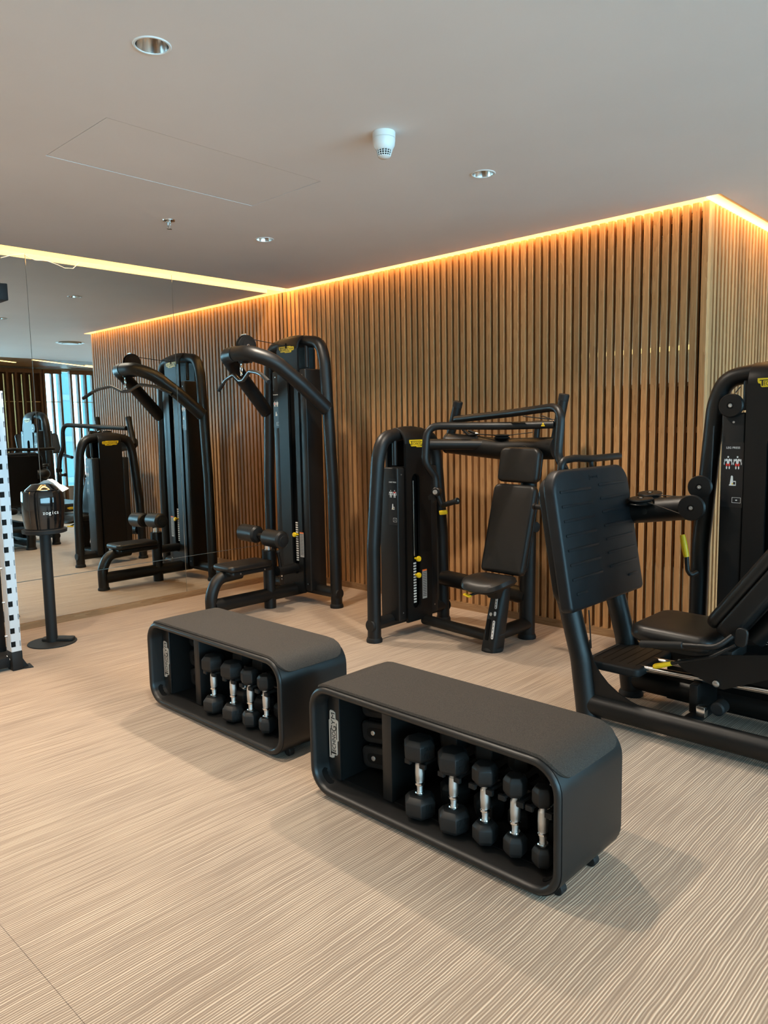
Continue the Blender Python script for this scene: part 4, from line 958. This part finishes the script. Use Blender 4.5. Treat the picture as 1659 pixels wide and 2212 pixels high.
link('end_screw', lathe(ge + (ge - hg).normalized() * 0.0065, [(0.006, 0.0), (0.006, 0.002), (0.0, 0.0025)], 12, (ge - hg)), 'steel', cp)
yl = PX(958, 1106, 'x', 2.64)
link('release_lever', cushion(Frame(yl, Vector((0.85, 0.45, 0.12)), Vector((0.1, -0.3, 0.9))), 0.060, 0.032, 0.014, 0.008, 0.005), 'yellow', cp)
link('stop_fin', plate(Frame(PX(932, 1072, 'x', 2.58), FX, FZ), [(0.025, 0.035), (-0.03, 0.0), (-0.02, -0.03), (0.0, -0.02), (0.01, -0.05), (0.035, -0.03)][::-1], [], 0.006), 'panel', cp)
# right handle, mostly behind the foot plate of the leg press
j2 = ra[-1]
hg2 = PX(1190, 1100, 'y', YB - 0.43); ge2 = PX(1156, 1094, 'y', YB - 0.43)
link('handle_hinge', lathe(j2 + Vector((0, 0.02, 0)), [(0.030, 0.0), (0.032, 0.005), (0.032, 0.05), (0.0, 0.057)], 22, (-0.2, -0.97, 0)), 'shroud', cp)
link('handle_stem', tube([j2, hg2 + Vector((0.03, 0, 0))], 0.021, seg=14), 'tube', cp)
link('hand_grip', capped(hg2 + Vector((0.03, 0, 0)), ge2, 0.0165, 16, 0.003), 'rubber', cp)
link('grip_end', capped(ge2 - Vector((0.012, 0, 0)), ge2 + Vector((0.008, 0, 0)), 0.022, 18, 0.004), 'tube', cp)
# pulleys and cables over the top beam
for (px_i, py_i, rr_, yy) in ((1084, 943, 0.055, YB - 0.02), (1163, 914, 0.055, YB + 0.02)):
    c_ = PX(px_i, py_i, 'y', yy)
    link('pulley', lathe(c_, [(0.0, -0.014), (rr_, -0.012), (rr_ + 0.002, -0.006), (rr_ - 0.012, 0.0), (rr_ + 0.002, 0.006), (rr_, 0.012), (0.02, 0.018), (0.0, 0.018)], 28), 'rubber', cp)
link('pulley_mount', tube([PX(1161, 925, 'y', YB), PX(1158, 958, 'y', YB)], 0.020, seg=12), 'tube', cp)
link('pulley_mount', tube([PX(1084, 948, 'y', YB), PX(1084, 962, 'y', YB)], 0.018, seg=12), 'tube', cp)
link('cable', join(sweep([PX(1000, 935, 'y', YB - 0.04), PX(1030, 938, 'y', YB - 0.04), PX(1070, 940, 'y', YB - 0.04)], 0.004, 8), sweep([PX(1100, 940, 'y', YB), PX(1150, 934, 'y', YB)], 0.003, 8), sweep([PX(1020, 951, 'y', YB), PX(1070, 948, 'y', YB)], 0.003, 8), sweep([PX(1130, 899, 'y', YB), PX(1200, 907, 'y', YB)], 0.004, 8), sweep([PX(1170, 898, 'y', YB), PX(1202, 909, 'y', YB)], 0.004, 8)), 'cable', cp)
link('cable_clevis', join(capped(PX(1012, 930, 'y', YB - 0.05), PX(1030, 937, 'y', YB - 0.05), 0.011), tube([PX(1000, 928, 'y', YB - 0.05), PX(1014, 940, 'y', YB - 0.05), PX(1030, 938, 'y', YB - 0.05)], 0.011, 0.02, 10), tube([PX(1030, 942, 'y', YB - 0.05), PX(1029, 955, 'y', YB - 0.05)], 0.012, seg=10)), 'tube', cp)
link('clevis_pin', capped(PX(1027, 936, 'y', YB - 0.07), PX(1033, 936, 'y', YB - 0.07), 0.006), 'chrome', cp)
link('cable_end', capped(PX(1186, 909, 'y', YB - 0.02), PX(1203, 911, 'y', YB - 0.02), 0.008), 'chrome', cp)
# ------------------------------------------------------------------ leg press
lp_ = thing('leg_press_machine', (4.7, -1.1, 0), 'black leg press machine with large ribbed foot plate at the right edge', 'gym machine', 'strength machines')
tower(lp_, (4.745, -0.565, 0), FX, -FY, 1.805, 0.415, 'LEG PRESS', ('legs', 'legs'), 'front', 0.30, 0.125, slot=(0.24, 1.42), slot_u=0.0, pins=(0.75,), tags=(0.30, 0.85), gtop=1.545, warn=False, dep=0.115, lw=0.108, lh=0.345)
YN, YF, YM = -1.465, -0.975, -1.22
for y in (YN, YF):
    s = 'tube'
    link('side_beam', sweep([(4.10, y, 0.088), (6.05, y, 0.088)], 0.054, 20, sect=(1.0, 0.86), up=(0, 0, 1)), 'tube', lp_)
    link('front_post', tube([(4.135, y, 0.02), (4.095, y, 0.32), (4.03, y, 0.56), (3.99, y, 0.68)], 0.055, [0, 0.5, 0.5, 0], 20), 'tube', lp_)
    link('foot_pad', lathe((4.135, y, 0), [(0.066, 0.0), (0.067, 0.012), (0.058, 0.03)], 24), 'rubber', lp_)
    link('foot_pad', lathe((5.98, y, 0), [(0.06, 0.0), (0.06, 0.03), (0.05, 0.036)], 24), 'rubber', lp_)
    gpts = [(4.14, 0.42)] + [(4.14 + 0.36 * (1 - math.cos(t)) ** 1.0, 0.13 + 0.29 * (1 - math.sin(t))) for t in [PI / 2 * k / 8 for k in range(1, 9)]] + [(4.12, 0.13)]
    link('gusset', plate(Frame((0, y - 0.0 + 0.004, 0), FX, FZ), gpts[::-1], [], 0.008), 'tube', lp_)
for x_ in (4.62, 5.9): link('cross_tube', tube([(x_, YN, 0.095), (x_, YF, 0.095)], 0.032, seg=14), 'tube', lp_)
# foot plate
fb, ft = Vector((4.105, YM, 0.575)), Vector((3.985, YM, 1.272))
uy = ft - fb; hp = uy.length
fpf = Frame((fb + ft) / 2, -FY if False else FY, uy)      # frame z = x cross y
if fpf.z.x < 0: fpf = Frame((fb + ft) / 2, -FY, uy)
sgn = 1 if fpf.x.y > 0 else -1
fp = link('foot_plate', cushion(Frame(fpf(0, 0, -0.045), fpf.x, fpf.y), 0.80, hp, 0.070, (0.11, 0.11, 0.03, 0.03), 0.018, n=8), 'plate', lp_)
link('plate_backing', cushion(Frame(fpf(0, 0, -0.085), fpf.x, fpf.y), 0.76, hp - 0.06, 0.042, 0.09, 0.012), 'shroud', fp)
rid = None
for c_ in (-1, 1):
    for k in range(9):
        b_ = -hp / 2 + 0.085 + 0.073 * k + (0.012 if c_ * sgn > 0 else 0)
        wd = 0.31
        if b_ > hp / 2 - 0.05: continue
        short = (k == 0)
        fr_ = Frame(fpf(c_ * 0.198 + (c_ * 0.09 if short and c_ * sgn > 0 else (c_ * 0.08 if short else 0)), b_, 0.0245), fpf.x, fpf.y)
        link('rib', cushion(fr_, wd * (0.35 if short else 1), 0.014, 0.0050, 0.003, 0.002, n=2, es=2), 'plate', fp)
bf = Frame(fpf(0.0, hp / 2 - 0.055, 0.0246), fpf.x, fpf.y)
link('moulded_badge', plate(bf, rrect(0.09, 0.03, 0.006, 2), [rrect(0.082, 0.022, 0.004, 2)[::-1]], 0.002), 'plate', fp)
link('moulded_lettering', text_shape(Frame(bf(0, 0, 0.0), bf.x, bf.y), 'TECHNOGYM', 0.014, 0.0008), 'plate', fp)
# hand rail over the foot plate
XR = 3.90
link('top_handle', tube([PX(1212, 1035, 'x', XR), PX(1212, 996, 'x', XR), PX(1240, 990, 'x', XR), PX(1275, 991, 'x', XR), PX(1337, 985, 'x', XR)], 0.020, [0, 0.05, 0.05, 0.05, 0], 16, 6), 'tube', lp_)
link('handle_stay', join(tube([PX(1276, 992, 'x', XR), PX(1279, 1025, 'x', XR)], 0.013, seg=12), tube([PX(1214, 1008, 'x', XR), PX(1232, 1022, 'x', XR)], 0.013, seg=12)), 'tube', lp_)
# arm between foot plate and tower with pulleys
YA = -0.80
a0, a1 = PX(1330, 1108, 'y', YA), PX(1490, 1096, 'y', YA)
ab = link('pulley_arm', tube([Vector((3.97, YA - 0.10, a0.z)), a0, a1], 0.066, 0.3, 22), 'tube', lp_)
link('plug', lathe(PX(1392, 1105, 'y', YA - 0.064), [(0.016, 0.0), (0.016, 0.004), (0.0, 0.005)], 18, (0.1, -1, 0.1)), 'shroud', ab)
pc1 = PX(1494, 1097, 'y', YA - 0.075)
def vpulley(c, r, ax, parent, nm='pulley'):
    p = link(nm, lathe(c, [(0.0, -0.018), (r - 0.004, -0.016), (r, -0.010), (r - 0.01, 0.0), (r, 0.010), (r - 0.004, 0.016), (0.018, 0.018), (0.016, 0.014), (0.0, 0.014)], 32, ax), 'shroud', parent)
    link('bolt', lathe(c + Vector(ax).normalized() * 0.014, [(0.010, 0.0), (0.010, 0.006), (0.004, 0.007), (0.0, 0.004)], 14, ax), 'steel', p); return p
vpulley(pc1, 0.068, (0.1, -1, 0), lp_)
vpulley(PX(1512, 1052, 'y', YA + 0.06), 0.062, (0.1, -1, 0), lp_)
vpulley(PX(1580, 876, 'y', -0.68), 0.062, (0.0, -1, 0), lp_)
for q in (PX(1404, 1070, 'y', YA + 0.05), PX(1384, 1082, 'y', YA - 0.06)):
    vpulley(q, 0.068, (0.0, -0.12, 1), lp_)
link('cable', join(sweep([PX(1412, 1069, 'y', YA + 0.0), PX(1470, 1073, 'y', YA)], 0.003, 8), sweep([PX(1398, 1085, 'y', YA - 0.09), PX(1478, 1113, 'y', YA - 0.09)], 0.003, 8), sweep([PX(1542, 920, 'y', -0.70), PX(1535, 1050, 'y', -0.72)], 0.0028, 8), sweep([PX(1589, 848, 'y', -0.66), PX(1600, 835, 'y', -0.66)], 0.003, 8), sweep([PX(1272, 1318, 'y', -1.05), PX(1277, 1400, 'y', -1.05)], 0.004, 8)), 'cable', lp_)
# yellow handle on the tower side
YH = -0.70
gp = [PX(1474, 1155, 'y', YH), PX(1477, 1172, 'y', YH), PX(1483, 1203, 'y', YH)]
link('pull_lever', tube([gp[2], PX(1485, 1232, 'y', YH), PX(1492, 1243, 'y', YH), PX(1506, 1236, 'y', YH + 0.04)], 0.0125, 0.03, 14), 'tube', lp_)
link('yellow_grip', sweep([gp[0], gp[0].lerp(gp[1], 0.2), gp[1], gp[1].lerp(gp[2], 0.6), gp[2]], [0.0125, 0.0145, 0.0175, 0.0165, 0.0145], 16), 'yellow', lp_)
# step platform
st = link('step_platform', cushion(Frame((4.215, YM + 0.06, 0.245), FX, FY), 0.30, 0.46, 0.045, (0.08, 0.08, 0.03, 0.03), 0.012), 'rubber', lp_)
for k in range(6): link('tread_line', boxmm(4.095 + 0.045 * k, 4.099 + 0.045 * k, YM - 0.10, YM + 0.22, 0.2895, 0.2912), 'void', st)
# rails and carriage
for y in (YM - 0.08, YM + 0.08): link('rail', tube([(4.33, y, 0.275), (5.75, y, 0.315)], 0.015, seg=14), 'chrome', lp_)
link('rail_bracket', boxmm(4.60, 4.64, YM - 0.13, YM + 0.13, 0.125, 0.262, 0.004), 'tube', lp_)
link('rail_bracket', boxmm(5.70, 5.76, YM - 0.16, YM + 0.16, 0.10, 0.33, 0.004), 'steel', lp_)
link('under_housing', boxmm(4.34, 5.9, YF - 0.02, YF + 0.05, 0.03, 0.34, 0.008), 'void', lp_)
link('housing_bolt', lathe(PX(1392, 1492, 'y', YF - 0.022), [(0.012, 0.0), (0.012, 0.004), (0.006, 0.006), (0.0, 0.004)], 14, (0, -1, 0)), 'steel', lp_)
YC = -1.33
cpts = [(1468, 1424), (1462, 1432), (1478, 1448), (1545, 1484), (1562, 1490), (1600, 1482), (1690, 1462), (1690, 1416), (1545, 1416)]
poly = [PX(a, b, 'y', YC) for a, b in cpts]
link('carriage_plate', plate(Frame((0, YC + 0.01, 0), FX, FZ), [(p.x, p.z) for p in poly], [], 0.010), 'tube', lp_)
link('carriage_bolt', lathe(PX(1547, 1477, 'y', YC - 0.001), [(0.016, 0.0), (0.016, 0.006), (0.008, 0.010), (0.0, 0.010)], 18, (0, -1, 0)), 'steel', lp_)
link('carriage_bolt', lathe(PX(1468, 1427, 'y', YC - 0.001), [(0.008, 0.0), (0.008, 0.004), (0.0, 0.005)], 14, (0, -1, 0)), 'steel', lp_)
link('carriage_plate', plate(Frame((0, 2 * YM - YC, 0), FX, FZ), [(p.x, p.z) for p in poly], [], 0.010), 'tube', lp_)
link('carriage_body', join(boxmm(4.62, 5.6, YM - 0.10, YM + 0.16, 0.31, 0.40, 0.01)), 'void', lp_)
link('carriage_roller', capped((4.74, YM - 0.16, 0.18), (4.74, YM - 0.08, 0.18), 0.032), 'rubber', lp_)
link('lock_block', boxmm(4.66, 4.70, YM - 0.20, YM - 0.155, 0.14, 0.19, 0.003), 'chrome', lp_)
# seat, back
link('seat_frame', join(boxmm(4.40, 4.78, YM - 0.10, YM + 0.10, 0.39, 0.447, 0.006)), 'tube', lp_)
link('seat_cushion', cushion(Frame((4.525, YM - 0.02, 0.448), Vector((1, 0, -0.02)), FY), 0.40, 0.45, 0.082, (0.06, 0.09, 0.09, 0.06), 0.038, crown=0.006), 'vinyl', lp_)
bk0, bk1 = Vector((4.715, YM, 0.555)), Vector((5.14, YM, 1.145))
bu = (bk1 - bk0); bn = Vector((-bu.z, 0, bu.x)).normalized()
bkf = Frame((bk0 + bk1) / 2, -FY, bu)
if bkf.z.dot(bn) < 0: bkf = Frame((bk0 + bk1) / 2, FY, bu)
link('backrest', cushion(Frame(bkf(0, 0, -0.01), bkf.x, bkf.y), 0.43, bu.length, 0.060, 0.07, 0.026, crown=0.005), 'vinyl', lp_)
link('backrest_shell', cushion(Frame(bkf(0, 0, -0.088), bkf.x, bkf.y), 0.445, bu.length - 0.02, 0.080, 0.06, 0.014), 'panel', lp_)
bs = bu.normalized()
link('back_hinge', cushion(Frame(bk0 + bs * 0.09 - bn * 0.115 + Vector((0, -0.225, 0)), bs * -1 - bn * 0.6, -bn + bs * 0.6), 0.085, 0.052, 0.020, 0.022, 0.006), 'panel', lp_)
link('back_tube', tube([bk0 - bn * 0.14 + bs * 0.03, bk0 - bn * 0.14 + bs * 0.55], 0.045, seg=18), 'tube', lp_)
link('back_stay', join(tube([Vector((5.15, YM - 0.15, 0.76)), Vector((5.32, YM - 0.15, 0.44))], 0.038, seg=16)), 'tube', lp_)
# seat handles and the yellow release
hp_ = [PX(1383, 1391, 'y', -1.50), PX(1476, 1394, 'y', -1.50), PX(1548, 1399, 'y', -1.50), PX(1582, 1374, 'y', -1.46)]
link('seat_handle', tube(hp_, 0.0125, [0, 0.02, 0.08, 0], 14), 'tube', lp_)
link('handle_sleeve', capped(hp_[0], hp_[1], 0.0175, 18, 0.004), 'rubber', lp_)
rl = [PX(1412, 1440, 'y', -1.45), PX(1450, 1433, 'y', -1.45), PX(1535, 1420, 'y', -1.45), PX(1588, 1394, 'y', -1.42)]
link('release_lever', tube(rl[1:], 0.008, [0, 0.1, 0], 12), 'tube', lp_)
link('yellow_grip', sweep([rl[0], rl[0].lerp(rl[1], 0.12), rl[0].lerp(rl[1], 0.7), rl[1]], [0.009, 0.0135, 0.012, 0.0105], 14), 'yellow', lp_)

# ------------------------------------------------------------------ wipes dispenser
dx, dy = 0.535, -2.668
ds = thing('wipes_dispenser', (dx, dy, 0), 'glossy black wipes dispenser on a slim black stand beside the mirror', 'dispenser')
link('base', lathe((dx, dy, 0), [(0.165, 0.0), (0.167, 0.003), (0.165, 0.008), (0.05, 0.012), (0.0, 0.012)], 44), 'rubber', ds)
link('base_bracket', cushion(Frame((dx + 0.0, dy + 0.045, 0.010), Vector((0.72, 0.69, 0)), Vector((-0.69, 0.72, 0))), 0.23, 0.085, 0.022, 0.03, 0.006), 'rubber', ds)
link('pole', capped((dx, dy, 0.008), (dx, dy, 0.815), 0.038, 24, 0.003), 'rubber', ds)
link('tray_ring', lathe((dx, dy, 0.800), [(0.04, 0.0), (0.138, 0.004), (0.148, 0.008), (0.150, 0.030), (0.144, 0.034), (0.0, 0.034)], 44), 'rubber', ds)
bw = link('drum', lathe((dx, dy, 0.834), [(0.126, 0.0), (0.134, 0.05), (0.140, 0.12), (0.142, 0.19), (0.139, 0.262), (0.135, 0.270), (0.10, 0.274)], 44), 'gloss', ds)
link('lid', lathe((dx, dy, 1.108), [(0.112, 0.0), (0.112, 0.004), (0.105, 0.008), (0.070, 0.040), (0.060, 0.044), (0.0, 0.046)], 44), 'gloss', ds)
tsv = []
tw = link('wipe', loft([[Vector((dx, dy, 1.150)) + Vector((0.72, 0.69, 0)) * (a + s * 0.16 + 0.0) * 1.0 + Vector((-0.69, 0.72, 0)) * b + FZ * (0.022 * math.sin(s * PI) - 0.05 * s * s + 0.012 * math.sin(a * 90 + s * 5) + q) for a, b, q in ((-0.028, -0.02, 0), (0.0, -0.034, 0.006), (0.024, -0.014, 0.0), (0.026, 0.016, 0.004), (0.0, 0.032, 0.010), (-0.026, 0.018, 0.004))] for s in (0, 0.2, 0.4, 0.6, 0.8, 1.0)]), 'tissue', ds)
# lettering on the drum towards the camera
an = math.atan2(CAM.y - dy, CAM.x - dx)
sh = []
for k, ch in enumerate('zogics'):
    a = an + 0.36 + (k - 2.5) * 0.135; n = Vector((math.cos(a), math.sin(a), 0)); sh.append(text_shape(Frame(Vector((dx, dy, 0.955)) + n * 0.1412, Vector((-n.y, n.x, 0)), FZ), ch, 0.036, 0.0006))
link('lettering', join(*sh), 'white', bw)

# ------------------------------------------------------------------ storage rack at the left edge
rk = thing('weight_rack', (0.97, -3.13, 0), 'silver notched rack upright with black foot at the left edge', 'rack')
ux0, ux1, uy0, uy1 = 0.925, 1.005, -3.112, -3.055
UH = 1.77
nh = 22; pitch = 0.087
zz0 = 0.155
# front face (+x -y side): sheet with square notches cut in both edges
def notched(fr, w, z0, z1, off, left=True, right=True, d=0.024, dr=0.008, hgt=0.036):
    L_, R_ = [], []
    z = z0 + off
    L_.append((-w / 2, z0)); R_.append((w / 2, z0))
    while z + hgt < z1:
        if left: L_ += [(-w / 2, z), (-w / 2 + d, z), (-w / 2 + d, z + hgt), (-w / 2, z + hgt)]
        if right: R_ += [(w / 2, z), (w / 2 - dr, z), (w / 2 - dr, z + hgt), (w / 2, z + hgt)]
        z += pitch
    L_.append((-w / 2, z1)); R_.append((w / 2, z1))
    return plate(fr, R_ + L_[::-1], [], 0.003)
u_ = link('upright', join(notched(Frame((ux1, (uy0 + uy1) / 2, 0), FY, FZ), uy1 - uy0, 0.125, UH, 0.03), notched(Frame(((ux0 + ux1) / 2, uy0, 0), FX, FZ), ux1 - ux0, 0.125, UH, 0.03, left=False), boxmm(ux0, ux0 + 0.003, uy0, uy1, 0.125, UH), boxmm(ux0, ux1, uy1 - 0.003, uy1, 0.125, UH)), 'rack', rk)
link('dark_inner_fill', boxmm(ux0 + 0.004, ux1 - 0.004, uy0 + 0.004, uy1 - 0.004, 0.13, UH - 0.002), 'void', u_)  # black filling put in for the dark inside the hollow upright
ft_ = link('foot_block', boxmm(ux0 - 0.004, ux1 + 0.004, uy0 - 0.004, uy1 + 0.004, 0.0, 0.125, 0.004), 'rubber', rk)
for a, z in ((0.028, 0.075), (0.062, 0.068)):
    link('bolt', lathe((ux1 - 0.09 + a - 0.02, uy0 - 0.004, z), [(0.013, 0.0), (0.012, 0.006), (0.008, 0.012), (0.0, 0.013)], 6, (0, -1, 0)), 'chrome', ft_)
for k in range(4):
    link('bolt', lathe((ux0 + 0.02, uy0, 0.22 + 0.22 * k), [(0.008, 0.0), (0.008, 0.004), (0.005, 0.016), (0.0, 0.017)], 12, (0, -1, 0)), 'steel', u_)
link('floor_plate', plate(Frame((0, 0, 0.0), FX, FY), [(ux0, uy1 + 0.0), (ux1 + 0.0, uy1 + 0.0), (ux1 + 0.02, uy1 + 0.06), (ux0, uy1 + 0.075)], [], 0.006), 'rubber', rk)
link('floor_bracket', plate(Frame((ux1 - 0.03, uy1 + 0.004, 0), FY, FZ), [(0.0, 0.0), (0.045, 0.0), (0.0, 0.08)], [], 0.005), 'rubber', rk)
link('base_runner', boxmm(0.30, ux0 - 0.005, uy0 + 0.0, uy1, 0.02, 0.10, 0.004), 'rubber', rk)
link('rear_upright', boxmm(0.78, 0.86, uy0 - 0.04, uy1 - 0.04, 0.10, 2.40, 0.004), 'tube', rk)
link('base_runner', boxmm(0.60, 0.98, uy0 - 0.75, uy0 - 0.67, 0.0, 0.09, 0.004), 'rubber', rk)
link('base_link', boxmm(0.90, 0.97, uy0 - 0.67, uy0 - 0.005, 0.02, 0.085, 0.004), 'rubber', rk)
tb = PX(3, 630, 'y', -3.25)
link('top_bracket', boxmm(tb.x - 0.10, tb.x + 0.012, -3.28, -3.22, tb.z - 0.045, tb.z + 0.045, 0.005), 'rubber', rk)
link('top_bar', boxmm(0.82, tb.x - 0.09, -3.27, -3.23, tb.z - 0.03, tb.z + 0.03, 0.004), 'rubber', rk)

# ------------------------------------------------------------------ treadmill by the windows (mirror only)
tx, ty = 8.35, 1.05
tm = thing('treadmill', (tx, ty, 0), 'black treadmill by the windows, seen in the mirror behind the chest press', 'treadmill')
link('deck', boxmm(tx - 0.9, tx + 0.7, ty - 0.40, ty + 0.40, 0.10, 0.24, 0.03), 'shroud', tm)
link('belt', boxmm(tx - 0.88, tx + 0.35, ty - 0.26, ty + 0.26, 0.2405, 0.247), 'steelblue', tm)
link('motor_hood', loft([[Vector((tx + a, y, z)) for a, z in ((0.35, 0.24), (0.42, 0.36), (0.62, 0.40), (0.75, 0.30), (0.75, 0.06), (0.35, 0.06))] for y in (ty - 0.42, ty + 0.42)]), 'shroud', tm)
for s in (-1, 1):
    link('upright', tube([(tx + 0.55, ty + s * 0.42, 0.10), (tx + 0.50, ty + s * 0.42, 0.95), (tx + 0.30, ty + s * 0.42, 1.22)], 0.045, 0.3, 14), 'tube', tm)
    link('handrail', tube([(tx + 0.35, ty + s * 0.42, 1.10), (tx - 0.10, ty + s * 0.42, 1.05)], 0.03, seg=12), 'tube', tm)
    link('foot', boxmm(tx - 0.8, tx - 0.7, ty + s * 0.3 - 0.05, ty + s * 0.3 + 0.05, 0.0, 0.10, 0.01), 'rubber', tm)
    link('foot', boxmm(tx + 0.5, tx + 0.6, ty + s * 0.3 - 0.05, ty + s * 0.3 + 0.05, 0.0, 0.07, 0.01), 'rubber', tm)
cf = Frame((tx + 0.38, ty, 1.32), FY * -1, Vector((0.35, 0, 1)))
cn = link('console', cushion(Frame(cf(0, 0, -0.03), cf.x, cf.y), 0.80, 0.40, 0.06, 0.05, 0.02), 'shroud', tm)
link('display', plate(Frame(cf(0, 0.02, 0.0305), cf.x, cf.y), rrect(0.46, 0.28, 0.01, 2), [], 0.002), 'screen', cn)
badge(tm, Frame((tx - 0.9002, ty, 0.165), -FY, FZ), 0.16)
